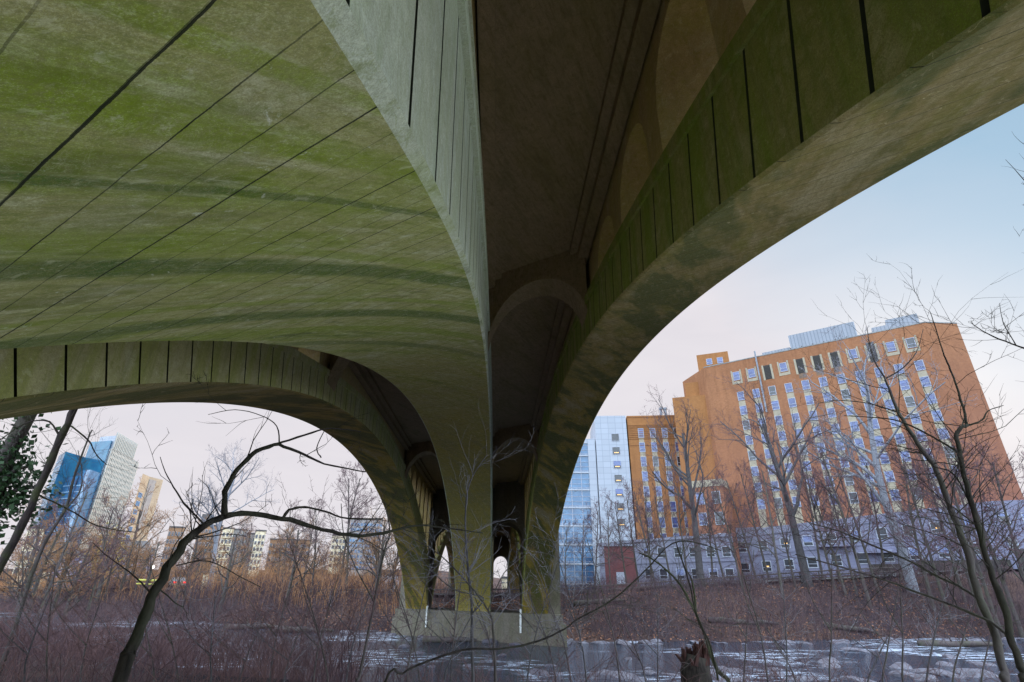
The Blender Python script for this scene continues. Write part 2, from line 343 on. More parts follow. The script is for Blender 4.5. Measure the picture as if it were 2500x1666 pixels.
# ------------------------------------------------------------------ bridge
XB=[(-7.700,-5.678),(-3.170,-.324),(2.110,3.943)]      # ribs
BASE=-1.8552; RISE=8.0982; ZD=8.0
def prof(t): return (1-abs(2*t-1)**1.9794)**(1/1.2)
def inn(u):
    t=min(max(u/SPAN,0),1); return BASE+RISE*prof(t)
def thick(u):
    u=min(u,SPAN-u); return 1.0+1.6*max(0,1-max(u,0)/19)**2
bridge=tag(empty('arch_bridge',(-1.9,45,-4.2)),'mossy concrete road bridge on three ribbed arches filling the view overhead','bridge')
bridge['category']='bridge'
rng=random.Random(5)
def rib(ix,y0,pan_in,label,matL,matR):
    xa,xb=XB[ix]; m=MB()
    def P(x,u,z): return (x,y0+N0+u-S_SK*x,z)
    LEAN=(1.,.4,.57)[ix]
    def TP(x,u,dz=0.):
        s=(inn(min(u+.05,SPAN))-inn(max(u-.05,0)))/.1; s=max(-1.2,min(1.2,s)); e=min(1,u/4,(SPAN-u)/4)*LEAN; th=thick(u)/(1+s*s*e*.9)
        return P(x,u-s*th*e,inn(u)+th+dz)
    nt=150; us=[SPAN*(1-math.cos(PI*i/nt))/2 for i in range(nt+1)]
    ch=.045
    # soffit with chamfered arrises
    nxs=6; xsf=[xa+ch+(xb-xa-2*ch)*i/nxs for i in range(nxs+1)]
    n=len(m.v)
    for u in us:
        z=inn(u)
        for x in [xa]+xsf+[xb]:
            zz=z+(.03 if x in (xa,xb) else 0); m.v.append(P(x,u,zz))
    k=nxs+3
    for i in range(nt):
        for j in range(k-1):
            m.f.append((n+i*k+j,n+(i+1)*k+j,n+(i+1)*k+j+1,n+i*k+j+1)); m.m.append(3 if j in (0,k-2) else 0)
    # top
    for i in range(nt):
        u,v=us[i],us[i+1]; za=inn(u)+thick(u); zb=inn(v)+thick(v)
        m.quad(TP(xa,u),TP(xb,u),TP(xb,v),TP(xa,v),1)
    # sides as cast panels with open joints
    for x,sg,mi in ((xa,-1,1),(xb,1,2)):
        st=[]; y=0.; 
        q=.65; off=rng.random()*.0
        uu=(.51,.08,.56)[ix]
        while uu<SPAN-.3:
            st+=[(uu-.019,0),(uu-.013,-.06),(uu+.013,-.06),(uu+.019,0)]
            for f in (.25,.5,.75): st.append((uu+q*f,0))
            uu+=q
        st=[(0,0)]+st+[(SPAN,0)]
        for (u,o1),(v,o2) in zip(st[:-1],st[1:]):
            pa=x+sg*o1; pb=x+sg*o2
            za,zb=inn(u)+.03,inn(v)+.03; ta,tb=inn(u)+thick(u),inn(v)+thick(v)
            ra=rng.random
            q4=(P(pa,u,za),P(pb,v,zb),TP(pb,v),TP(pa,u))
            if sg<0: q4=q4[::-1]
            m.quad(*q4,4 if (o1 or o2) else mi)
        # coping band at the top of the ring
        for i in range(0,nt):
            u,v=us[i],us[i+1]; ta,tb=inn(u)+thick(u)-.16,inn(v)+thick(v)-.16
            x2=x+sg*.05
            lo=(TP(x2,u,-.16),TP(x2,v,-.16)); hi=(TP(x2,u,.04),TP(x2,v,.04)); l0=(TP(x,u,-.16),TP(x,v,-.16)); h0=(TP(x-sg*.2,u,.04),TP(x-sg*.2,v,.04))
            m.quad(lo[0],lo[1],hi[1],hi[0],mi); m.quad(l0[0],l0[1],lo[1],lo[0],mi); m.quad(hi[0],hi[1],h0[1],h0[0],mi)
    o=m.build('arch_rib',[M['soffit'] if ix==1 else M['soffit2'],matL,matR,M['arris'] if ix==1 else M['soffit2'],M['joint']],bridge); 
    if label: o['label']=label
    # spandrel arcade
    m=MB(); ins=.14; x0,x1=xa+ins,xb-ins
    cols=[8.52+2.445*i for i in range(-3,4)]; cols+= [SPAN-c for c in cols]; cols=sorted(cols)
    prs=[]  # (u,zbottom)
    def arch(u):
        for a,b in zip(cols[:-1],cols[1:]):
            if a+.3<=u<=b-.3:
                if b-a>4: return None
                c=(a+b)/2; r=(b-a)/2-.3
                return 6.42+math.sqrt(max(0,r*r-(u-c)**2))
        return None
    edges=[0.]
    for c in cols: edges+=[c-.3,c+.3]
    edges.append(SPAN)
    for a,b in zip(edges[:-1],edges[1:]):
        iscol=any(abs((a+b)/2-c)<.05 for c in cols)
        if iscol: prs+=[(a,None),(b,None)]
        elif b-a>3: 
            k2=40; prs+=[(a+(b-a)*i/k2,None) for i in range(k2+1)]
        else:
            k2=18
            for i in range(k2+1):
                u=a+(b-a)*i/k2; c=(a+b)/2; r=(b-a)/2
                z=6.42+math.sqrt(max(0,r*r-(u-c)**2)); 
                prs.append((u,z if z>inn(u)+thick(u) else None))
    def bot(u,z): return (inn(u)+thick(u)-.12) if z is None else z
    for (u,za),(v,zb) in zip(prs[:-1],prs[1:]):
        A=bot(u,za);B=bot(v,zb)
        if v-u<1e-6:
            m.quad(P(x0,u,A),P(x1,u,A),P(x1,u,B),P(x0,u,B),0); continue
        if A<ZD or B<ZD:
            m.quad(P(x0,u,A),P(x0,v,B),P(x0,v,ZD),P(x0,u,ZD),0); m.quad(P(x1,v,B),P(x1,u,A),P(x1,u,ZD),P(x1,v,ZD),0)
            m.quad(P(x0,v,B),P(x0,u,A),P(x1,u,A),P(x1,v,B),1)
    # kerb wall with a thin pale ledge above the ring
    for i in range(10,nt-10):
        u,v=us[i],us[i+1]; 
        for x,sg in (((xb,1),) if ix==1 else ()):
            xi=x-sg*.1; a0=TP(xi,u,-.05);b0=TP(xi,v,-.05); 
            hA=min(1.0,max(.05,(7.25-inn(u)-thick(u)))) ; hB=min(1.0,max(.05,(7.25-inn(v)-thick(v))))
            a1=TP(xi,u,hA*.9); b1=TP(xi,v,hB*.9)
            m.quad(a0,b0,b1,a1,0)
            e0=(a1[0]+sg*.1,a1[1],a1[2]); e1=(b1[0]+sg*.1,b1[1],b1[2]); up=lambda p:(p[0],p[1],p[2]+.05)
            m.quad(a1,b1,e1,e0,2); m.quad(e0,e1,up(e1),up(e0),2); m.quad(up(e0),up(e1),up(b1),up(a1),2)
    m.build('spandrel_arcade',[M['arc'],M['arc'],M['ribpale']],bridge)
lab=['left arch rib, its joined panel face towards the camera','middle arch rib, its wide mossy soffit overhead with a pale lit side','right arch rib, sweeping up to the right edge of the photo']
for k,y0 in enumerate((0,SPAN+3.2)):
    for i in range(3):
        rib(i,y0,1,lab[i] if k==0 else None,M['ribside'],(M['ribA'],M['ribpale'],M['ribside'])[i])
def skewbox(m,x0,x1,u0,u1,z0,z1,mi=0,y0=0):
    m.box(x0,u0,z0,x1,u1,z1,mi,T=lambda x,u,z:(x,y0+N0+u-S_SK*x,z))
def archwall(m,x0,x1,u0,u1,zs,za,ztop,mi=0,y0=0,feet=None,n=18):
    # wall across a gap with an arched underside between x0 and x1
    T=lambda x,u,z:(x,y0+N0+u-S_SK*x,z); c=(x0+x1)/2; r=(x1-x0)/2
    pts=[(c-r*math.cos(PI*i/n), zs+(za-zs)*math.sin(PI*i/n)) for i in range(n+1)]
    if feet is not None: pts=[(x0,zs)]+pts[1:-1]+[(x1,zs)]
    for (a,z1),(b,z2) in zip(pts[:-1],pts[1:]):
        m.quad(T(a,u0,z1),T(b,u0,z2),T(b,u0,ztop),T(a,u0,ztop),mi); m.quad(T(b,u1,z2),T(a,u1,z1),T(a,u1,ztop),T(b,u1,ztop),mi)
        m.quad(T(a,u0,z1),T(a,u1,z1),T(b,u1,z2),T(b,u0,z2),mi)
        # raised archivolt
        for uo,sg in ((u0,-1),(u1,1)):
            k=.16/max(.2,math.hypot((a-c),z1-zs+.2)); k2=.16/max(.2,math.hypot((b-c),z2-zs+.2))
            oa=(a+(a-c)*k*.0,z1+.14); ob=(b,z2+.14)
            m.quad(T(a,uo+sg*.05,z1),T(b,uo+sg*.05,z2),T(ob[0],uo+sg*.05,ob[1]),T(oa[0],uo+sg*.05,oa[1]),mi)
            m.quad(T(a,uo,z1),T(b,uo,z2),T(b,uo+sg*.05,z2),T(a,uo+sg*.05,z1),mi)
            m.quad(T(a,uo+sg*.05,z1+.14),T(b,uo+sg*.05,z2+.14),T(b,uo,z2+.14),T(a,uo,z1+.14),mi)
gaps=[(XB[0][1],XB[1][0]),(XB[1][1],XB[2][0])]
for y0 in (0,SPAN+3.2):
    for gx0,gx1 in gaps:
        for uc in (16.7,SPAN-16.7):
            m=MB(); archwall(m,gx0-.02,gx1+.02,uc-.4,uc+.4,5.75,7.38,ZD+.05,y0=y0); m.build('cross_strut',M['deck'],bridge)
# deck
m=MB(); ya,yb=-16,112
def D(m,x0,x1,z0,z1,mi=0): m.box(x0,ya,z0,x1,yb,z1,mi)
D(m,-8.35,4.6,8.0,8.55)
D(m,-8.6,-8.2,7.9,8.9); D(m,4.45,4.85,7.9,8.9)
for gx0,gx1 in gaps:
    for x,s in ((gx0,1),(gx1,-1)):
        a,b=sorted((x-.1*s,x+.34*s)); D(m,a,b,7.84,8.02)
        a,b=sorted((x-.1*s,x+.16*s)); D(m,a,b,7.62,8.02)
m.build('deck',M['deck'],bridge)
m=MB(); D(m,-8.62,-8.3,8.9,9.9); D(m,4.55,4.87,8.9,9.9); m.build('parapet',M['ribpale'],bridge)
# piers
def pier(y0,mirror=False):
    U0=SPAN+.02
    root=empty('pier',(0,0,0)); root.parent=bridge; root.location=Vector((0,y0,0))-bridge.location
    m=MB(); z0=BASE; zt=ZD
    xsolid=[(-8.35,gaps[0][0]),(gaps[0][1],gaps[1][0]),(gaps[1][1],4.75)]
    for a,b in xsolid: skewbox(m,a,b,U0,U0+3.16,z0,zt,0,y0)
    for gx0,gx1 in gaps: archwall(m,gx0,gx1,U0+.05,U0+3.1,3.3,4.75,zt,0,y0)
    # pilaster strips on the ends
    skewbox(m,4.75,4.92,U0+.9,U0+2.2,z0,zt-.2,0,y0); skewbox(m,-8.52,-8.35,U0+.9,U0+2.2,z0,zt-.2,0,y0)
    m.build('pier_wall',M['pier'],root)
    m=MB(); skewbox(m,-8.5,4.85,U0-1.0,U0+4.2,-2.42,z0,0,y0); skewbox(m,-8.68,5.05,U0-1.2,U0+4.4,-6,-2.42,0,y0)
    m.build('plinth',M['pier'],root)
    for x in (XB[0][1]+.15,XB[2][0]-.18):
        m=MB(); u=U0-1.3; y=y0+N0+u-S_SK*x
        m.tube([Vector((x,y,-3.1)),Vector((x,y,-1.75)),Vector((x,y+.12,-1.62)),Vector((x,y+.35,-1.6))],[.07]*4,10); 
        for z in (-2.0,-2.7): m.box(x-.1,y-.02,z-.03,x+.1,y+.13,z+.03)
        m.build('drain_pipe',M['white'],root)
pier(0); pier(-SPAN-3.2); pier(SPAN+3.2)
# ------------------------------------------------------------------ hospital
A=Vector((43,102.5)); B=Vector((73.5,79.9)); Cc=Vector((79.3,80.05))
def wfacade(p,q):
    u=(q-p).normalized(); n=Vector((u.y,-u.x))
    if n.dot(p)>0: n=-n
    return u,n
def win_mesh(w,h,gl,split=True,frame=.09,sill=True):
    # local: x along facade, y outward, z up, origin at window centre
    mf=MB(); mf.box(-w/2-frame,0,-h/2-frame,-w/2,.08,h/2+frame); mf.box(w/2,0,-h/2-frame,w/2+frame,.08,h/2+frame)
    mf.box(-w/2,0,h/2,w/2,.08,h/2+frame); mf.box(-w/2,0,-h/2-frame,w/2,.08,-h/2)
    if split: mf.box(-w/2,0.004,-h*.18,w/2,.07,-h*.18+.07)
    out=[]
    for k in range(4):
        mg=MB(); mg.box(-w/2,-.05,-h/2,w/2,.03,h/2); 
        if k in (1,3): mg.box(-w/2,.031,h/2-h*(.3 if k==1 else .62),w/2,.036,h/2,1)
        out.append(mg.mesh('pane',[gl if k!=2 else M['dglass'],M['blind']]))
    return mf.mesh('window_frame',M['wframe']), out
class Wins:
    def __init__(s,parent,w,h,gl,name='window',split=True,frame=.09,limit=100,subs=True):
        s.f,s.g=win_mesh(w,h,gl,split,frame); s.p=parent; s.n=0; s.name=name; s.limit=limit; s.rest=[]; s.w=w; s.h=h; s.gl=gl; s.subs=subs; s.fr=frame
        if not subs:
            mm=MB(); mm.box(-w/2-frame,0,-h/2-frame,w/2+frame,.06,h/2+frame,0); mm.box(-w/2,.05,-h/2,w/2,.09,h/2,1); s.f=mm.mesh(name,[M['wframe'],gl])
    def add(s,p2,u,n,z):
        if s.n>=s.limit: s.rest.append((p2,u,n,z)); return
        s.n+=1
        o=link(s.name,s.f,s.p); o.location=Vector((p2.x,p2.y,z))-parent_loc(s.p); o.rotation_euler=(0,0,math.atan2(u.y,u.x))
        if n.dot(Vector((-u.y,u.x)))<0: o.rotation_euler=(0,0,math.atan2(-u.y,-u.x))
        if s.subs:
            g=link('pane',s.g[rng.choice([0,0,0,1,2,3])],o)
    def finish(s,name=None):
        if not s.rest: return
        m=MB()
        for p2,u,n,z in s.rest:
            T=lambda x,y,zz:(p2.x+u.x*x+n.x*y,p2.y+u.y*x+n.y*y,z+zz)
            w,h,fr=s.w,s.h,s.fr
            m.box(-w/2-fr,0,-h/2-fr,w/2+fr,.06,h/2+fr,0,T); m.box(-w/2,.05,-h/2,w/2,.09,h/2,1,T)
        m.build('remaining_windows',[M['wframe'],s.gl],s.p)['kind']='stuff'
hosp=tag(empty('hospital',(60,95,1.5)),'tall orange brick hospital block with rows of blue windows above a grey stone base','hospital')
ztop=42.
u1,n1=wfacade(A,B); u2,n2=wfacade(B,Cc)
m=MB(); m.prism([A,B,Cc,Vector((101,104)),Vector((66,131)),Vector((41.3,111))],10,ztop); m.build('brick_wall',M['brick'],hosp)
m=MB()   # parapet coping
for p,q in ((A,B),(B,Cc)):
    u,n=wfacade(p,q)
    T=lambda x,y,z:(p.x+u.x*x+n.x*y,p.y+u.y*x+n.y*y,z)
    m.box(0,-.3,ztop,(q-p).length,.06,ztop+.18,0,T)
m.build('coping',M['stone'],hosp)
# stone base follows the rise of the street
def basez(s): return 9.4+.07*s
m=MB()
def wallq(m,p,q,z0a,z1a,z0b,z1b,off,mi=0):
    u,n=wfacade(p,q); L=(q-p).length
    a=p+n*off-u*.0; b=q+n*off
    m.quad((a.x,a.y,z0a),(b.x,b.y,z0b),(b.x,b.y,z1b),(a.x,a.y,z1a),mi)
    m.quad((a.x,a.y,z1a),(b.x,b.y,z1b),(b.x-n.x*(off+.5),b.y-n.y*(off+.5),z1b),(a.x-n.x*(off+.5),a.y-n.y*(off+.5),z1a),mi)
wallq(m,A-u1*1.,B+u1*.4,-2,basez(-1),-2,basez(38),.45); wallq(m,B,Cc+u2*30,-2,basez(38),-2,basez(44)+1.5,.45)
wallq(m,A-u1*12,A-u1*.9,-2,basez(-12)+.3,-2,basez(-1),.45)
for z,o in ((-1.2,.62),(-4.4,.55)):
    wallq(m,A-u1*1.,B+u1*.4,basez(-1)+z,basez(-1)+z+.35,basez(38)+z,basez(38)+z+.35,o)
m.build('stone_base',M['stone'],hosp)
m=MB(); m.prism([A,B,Cc,Vector((101,104)),Vector((66,131)),Vector((41.3,111))],-2,10.02); m.build('core_wall',M['stone'],hosp)
colx=[6.3+2.905*i for i in range(11)]; rowz=[34.6-2.96*i for i in range(8)]
W=Wins(hosp,1.08,1.62,M['glass'],limit=100)
wd=lambda s,u=u1,p=A,n=n1:p+u*s+n*.02
M['soot']=simple('sooty_brick',(.20,.13,.09),(.13,.09,.07),2,.9); ms=MB()
for i,s in enumerate(colx):
    T=lambda x,y,z:(A.x+u1.x*x+n1.x*y,A.y+u1.y*x+n1.y*y,z)
    sz=s-.15
    if i in (2,4,5,6,8):
        ml=MB(); ml.box(sz-.6,0,37.0 if i!=8 else 36.6,sz+.6,.05,39.9 if i!=8 else 40.4,0,T)
        for q in range(9): ml.box(sz-.56,.05,37.15+q*.3,sz+.56,.08,37.22+q*.3,0,T)
        ml.build('louvred_vent',M['louvre'],hosp)
        if i in (4,5,6):
            mst=MB(); mst.box(sz-.62,0,36.0,sz+.62,.012,37,0,T); mst.build('soot_stain',M['soot'],hosp)
        ms.box(sz-.95,0,36.9,sz-.6,.04,40,0,T); ms.box(sz+.6,0,36.9,sz+.95,.04,40,0,T)
    else:
        W.add(wd(sz),u1,n1,38.85); ms.box(sz-.98,0,37.2,sz-.7,.05,40.1,0,T); ms.box(sz+.7,0,37.2,sz+.98,.05,40.1,0,T); ms.box(sz-.7,0,37.2,sz+.7,.05,37.75,0,T)
    for j,z in enumerate(rowz):
        W.add(wd(s+.02*j),u1,n1,z)
    mv=MB(); mv.box(s-.62,0,basez(s)-.1,s+.62,.018,rowz[0]-1.0,0,T); mv.build('pale_strip',M['cream'],hosp)
ms.build('window_surrounds',M['cream'],hosp); pass
W.finish()
# podium in front of the wing and clinic
pod=tag(empty('stone_podium',(32,104,0)),'low pale stone podium with small windows, running from the clinic to the tall brick block','podium')
q0=at(1462,1345,108); q1=at(1560,1322,105); q2=at(1786,1300,102.5); Q=[Vector((q.x,q.y)) for q in (q0,q1,q2)]; zq=[q1.z-.4,q1.z,q2.z-.5]
m=MB()
for i in range(2): wallq(m,Q[i],Q[i+1],-2,zq[i],-2,zq[i+1],.0); wallq(m,Q[i],Q[i+1],zq[i]-.1,zq[i]+.3,zq[i+1]-.1,zq[i+1]+.3,.25); wallq(m,Q[i],Q[i+1],zq[i]*.5,zq[i]*.5+.25,zq[i+1]*.5,zq[i+1]*.5+.25,.12)
for i,j in ((0,0),(2,2)):
    d=(Q[i]).normalized()*4; m.quad((Q[i].x,Q[i].y,-2),(Q[i].x+d.x,Q[i].y+d.y,-2),(Q[i].x+d.x,Q[i].y+d.y,zq[j]),(Q[i].x,Q[i].y,zq[j]))
m.build('stone_wall',M['stone'],pod)
u_,n_=wfacade(Q[1],Q[2]); WP=Wins(pod,1.2,1.5,M['dglass'],name='window',frame=.1)
for f in (.08,.24,.42,.58,.76,.92):
    for zz in (.28,.74): WP.add(Q[1]+(Q[2]-Q[1])*f+n_*.02,u_,n_,zq[1]*zz)
# windows in the stone base
W2=Wins(hosp,1.3,1.5,M['dglass'],name='base_window',frame=.12,limit=60)
for s in np.arange(2,38,3.6):
    for dz in (-2.9,-6.3):
        p=A+u1*float(s)+n1*.47; W2.add(p,u1,n1,basez(s)+dz)
for s in np.arange(1,26,3.6):
    for dz in (-2.6,-6.0): W2.add(B+u2*float(s)+n2*.47,u2,n2,basez(40)+dz)
lit=emit('warm_lit_window',(1.,.55,.18),.9)
for s,dz in ((9.2,-2.9),(30.8,-2.9),(5.6,-6.3)):
    m=MB(); T=lambda x,y,z:(A.x+u1.x*x+n1.x*y,A.y+u1.y*x+n1.y*y,z)
    m.box(s-.15,.5,basez(s)+dz-.15,s+.35,.52,basez(s)+dz+.05,0,T); m.build('lamp_behind_glass',lit,hosp)
m=MB(); T=lambda x,y,z:(A.x+u1.x*x+n1.x*y,A.y+u1.y*x+n1.y*y,z)
m.box(21,.48,0,26,.6,3.6,0,T); m.box(27,.48,0.5,38,.62,4.0,0,T); m.build('loading_bay_shade',M['louvre'],hosp)  # dark panels painted as the shade inside the loading bay openings
m=MB(); T2=lambda x,y,z:(B.x+u2.x*x+n2.x*y,B.y+u2.y*x+n2.y*y,z)
m.box(1,.5,1.,28,.7,5.4,0,T2); m.build('undercroft_shade',M['louvre'],hosp)  # flat dark panel standing in for the shade of the undercroft
# canopy slabs
m=MB(); m.box(14,.4,6.3,19,1.6,6.6,0,T); m.box(20.5,.4,5.2,26,1.8,5.5,0,T); m.build('canopy',M['stone'],hosp)
# rooftop plant
m=MB(); m.box(16.8,-6,ztop+.3,28,-.6,ztop+3.3,0,T); m.build('plant_screen',M['zinc'],hosp)
m=MB(); m.box(16.5,-.9,ztop+.15,28.2,-.5,ztop+.35,0,T)
for x in np.arange(16.8,28.2,1.9): m.box(float(x)-.06,-.6,ztop-.1,float(x)+.06,-.45,ztop+.6,0,T)
m.build('walkway_rail',M['steel'],hosp)
m=MB()
for x0,x1,h in ((30.4,34.6,2.1),(32.8,37.6,3.2)): m.box(x0,-9-h,ztop,x1,-2.-h*.3,ztop+h,0,T)
m.build('plant_housing',M['zinc'],hosp)
m=MB(); m.box(11.5,-4,ztop,16.6,-1.2,ztop+1.1,0,T); m.build('roof_duct',M['zinc'],hosp)
m=MB()
pp=[A+u1*10.4+n1*.3]; 
m.tube([Vector((pp[0].x,pp[0].y,30.5)),Vector((pp[0].x,pp[0].y,43.2))],[.16,.16],8); m.build('vent_pipe',M['zinc'],hosp)
# penthouse and stair blocks to the left of the corner
def blk(x0,y0,x1,y1,z0,z1,mat,name,parent):
    m=MB(); m.box(x0,y0,z0,x1,y1,z1); return m.build(name,mat,parent)
def pxblock(pl,pr,dist,ztop_px,depth,mat,name,parent,z0=0):
    a=at(pl,ztop_px,dist); b=at(pr,ztop_px,dist); d=Vector((a.x+b.x,a.y+b.y)).normalized()*depth
    m=MB(); m.prism([(a.x,a.y),(b.x,b.y),(b.x+d.x,b.y+d.y),(a.x+d.x,a.y+d.y)],z0,a.z); o=m.build(name,mat,parent); return Vector((a.x,a.y)),Vector((b.x,b.y)),a.z
pa,pb,pz=pxblock(1700,1778,116,868,8,M['brick2'],'penthouse',hosp,38)
u,n=wfacade(pa,pb)
W3=Wins(hosp,1.0,1.2,M['glass'],name='penthouse_window')
for f in (.38,.72): W3.add(pa+(pb-pa)*f+n*.02,u,n,pz-1.9)
# side wing
wing=tag(empty('hospital_wing',(33,113,1.5)),'lower golden brick hospital wing with banded top, between white block and tall brick block','hospital wing')
wa=at(1530,1016,115); wb=at(1664,1012,117); wa=Vector((wa.x,wa.y)); wb=Vector((wb.x,wb.y)); wz=34.
u,n=wfacade(wa,wb); wl=(wb-wa).length+4
wd2=Vector((-n.x,-n.y))*16
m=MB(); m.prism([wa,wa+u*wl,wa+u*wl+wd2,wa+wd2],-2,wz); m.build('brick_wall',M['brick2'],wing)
T=lambda x,y,z:(wa.x+u.x*x+n.x*y,wa.y+u.y*x+n.y*y,z)
m=MB()
for z in (33.6,31.8,31.5,31.2,30.8,30.4,30.0,29.6,29.2,28.8,27.4): m.box(-.06,0,z,wl,.07,z+.1,0,T)
m.build('brick_banding',brickmat('dark_banding',(.25,.11,.05),(.2,.09,.04),(.2,.1,.05)),wing)
W4=Wins(wing,1.0,1.9,M['glass'],limit=100); mv=MB()
for i,x in enumerate((2.7,5.2,7.7,10.2,12.9)):
    for j in range(8):
        z=30.1-j*3.05
        if i==4 and j: 
            W4.add(wa+u*(x-.55)+n*.02,u,n,z); W4.add(wa+u*(x+.6)+n*.02,u,n,z)
        else: W4.add(wa+u*x+n*.02,u,n,z)
    if i<4: mv=MB(); mv.box(x-.52,0,6.5,x+.52,.018,29.1,0,T); mv.build('pale_strip',M['cream'],wing)
m=MB(); m.box(5.0,-5,wz,9.5,-2,wz+.6,0,T)
for x in (8.,9.): 
    c=wa+u*x-n*3; m.tube([Vector((c.x,c.y,wz)),Vector((c.x,c.y,wz+2.2)),Vector((c.x,c.y,wz+2.2)),Vector((c.x,c.y,wz+2.6))],[.3,.3,.42,.42],8)
m.build('roof_vents',M['zinc'],wing)
stair=tag(empty('stair_tower',(40,112,1.5)),'narrow golden brick stair tower rising in the corner left of the tall brick block','stair tower')
pa,pb,pz=pxblock(1641,1722,112,972,9,M['brick2'],'lower_block',stair,-2)
pa,pb,pz=pxblock(1671,1722,113.5,936,7,M['brick2'],'upper_block',stair,30)
annex=tag(empty('low_annex',(40,104,1.5)),'low brick annex with cream parapet at the foot of the stair tower','annex')
a=at(1681,1179,106.5); b=at(1762,1179,105); pa=Vector((a.x,a.y)); pb=Vector((b.x,b.y)); u,n=wfacade(pa,pb)
m=MB(); m.prism([pa,pb,pb-n*5,pa-n*5],-2,a.z-1); m.build('brick_wall',M['brick'],annex)
m=MB(); m.prism([pa+n*.1-u*.1,pb+n*.1+u*.1,pb-n*5,pa-n*5],a.z-1,a.z+.2); m.build('parapet',M['cream'],annex)
W5=Wins(annex,1.3,2.0,M['glass'])
for f in (.3,.78):
    for j in range(3): W5.add(pa+(pb-pa)*f+n*.02,u,n,a.z-3-3.6*j)
# white clinic block
wh=tag(empty('clinic_building',(22,114,1.5)),'white panelled clinic block with small square windows and a blue glass stair front','clinic')
a=at(1451,1016,114); b=at(1527,1016,114.8); pa=Vector((a.x,a.y)); pb=Vector((b.x,b.y)); u,n=wfacade(pa,pb)
m=MB(); m.prism([pa,pb,pb-n*14,pa-n*14],-2,a.z); m.build('panel_wall',M['wpanel'],wh)
W6=Wins(wh,1.5,1.5,M['dglass'],name='square_window',frame=.05,split=False)
yy=[1067,1100,1134,1168,1203,1238,1276]
lp=MB()
for k,yv in enumerate(yy):
    z=at(1500,yv,114).z; W6.add(pa+(pb-pa)*.62+n*.02,u,n,z)
    if k:
        T=lambda x,y,zz:(pa.x+u.x*x+n.x*y,pa.y+u.y*x+n.y*y,zz); x=(pb-pa).length*.62; lp.box(x-.45,.04,z-.45,x+.5,.06,z-.32,0,T)
lp.build('lit_blinds',lit,wh)
a=at(1330,1075,113.5); b=at(1452,1075,114.2); ga=Vector((a.x,a.y)); gb=Vector((b.x,b.y)); u,n=wfacade(ga,gb); gz=a.z; gl=(gb-ga).length
T=lambda x,y,z:(ga.x+u.x*x+n.x*y,ga.y+u.y*x+n.y*y,z)
m=MB(); m.box(-3,-10,-2,gl-1.6,0,gz-.8,0,T); m.build('glass_front',M['curtain'],wh)
m=MB(); m.box(gl-1.6,-10,-2,gl,.25,gz+.2,0,T); m.box(-3,-10,gz-.8,gl-1.6,.2,gz+.2,0,T)
for k in range(9):
    z=gz-3.55*(k+1); m.box(-3,0,z,gl-1.6,.22,z+.34,0,T)
m.build('white_bands',M['wpanel'],wh)
m=MB()
for x in np.arange(-3,gl-1.7,2.1): m.box(float(x)-.05,0,-1,float(x)+.05,.12,gz-.8,0,T)
for k in range(9):
    for q in (.9,1.9,2.7): z=gz-3.55*k-q-.3; m.box(-3,0,z,gl-1.6,.08,z+.06,0,T)
m.build('mullions',M['wframe'],wh)
# small red brick plant room near the railing
pr=tag(empty('brick_plant_room',at(1510,1440,92)),'small red brick plant room below the white clinic, behind the railing','plant room')
pr.location.z=0
a=at(1474,1334,92); b=at(1548,1330,92); pa=Vector((a.x,a.y)); pb=Vector((b.x,b.y)); u,n=wfacade(pa,pb)
m=MB(); m.prism([pa,pb,pb-n*5,pa-n*5],-2,a.z); m.build('wall',M['redbrick'],pr)
m=MB(); m.prism([pa+n*.2-u*.2,pb+n*.2+u*.2,pb-n*5.2,pa-n*5.2],a.z,a.z+.25); m.build('roof',M['stone'],pr)
W7=Wins(pr,1.2,1.6,M['wframe'],name='door'); W7.add(pa+(pb-pa)*.5+n*.02,u,n,1.2)
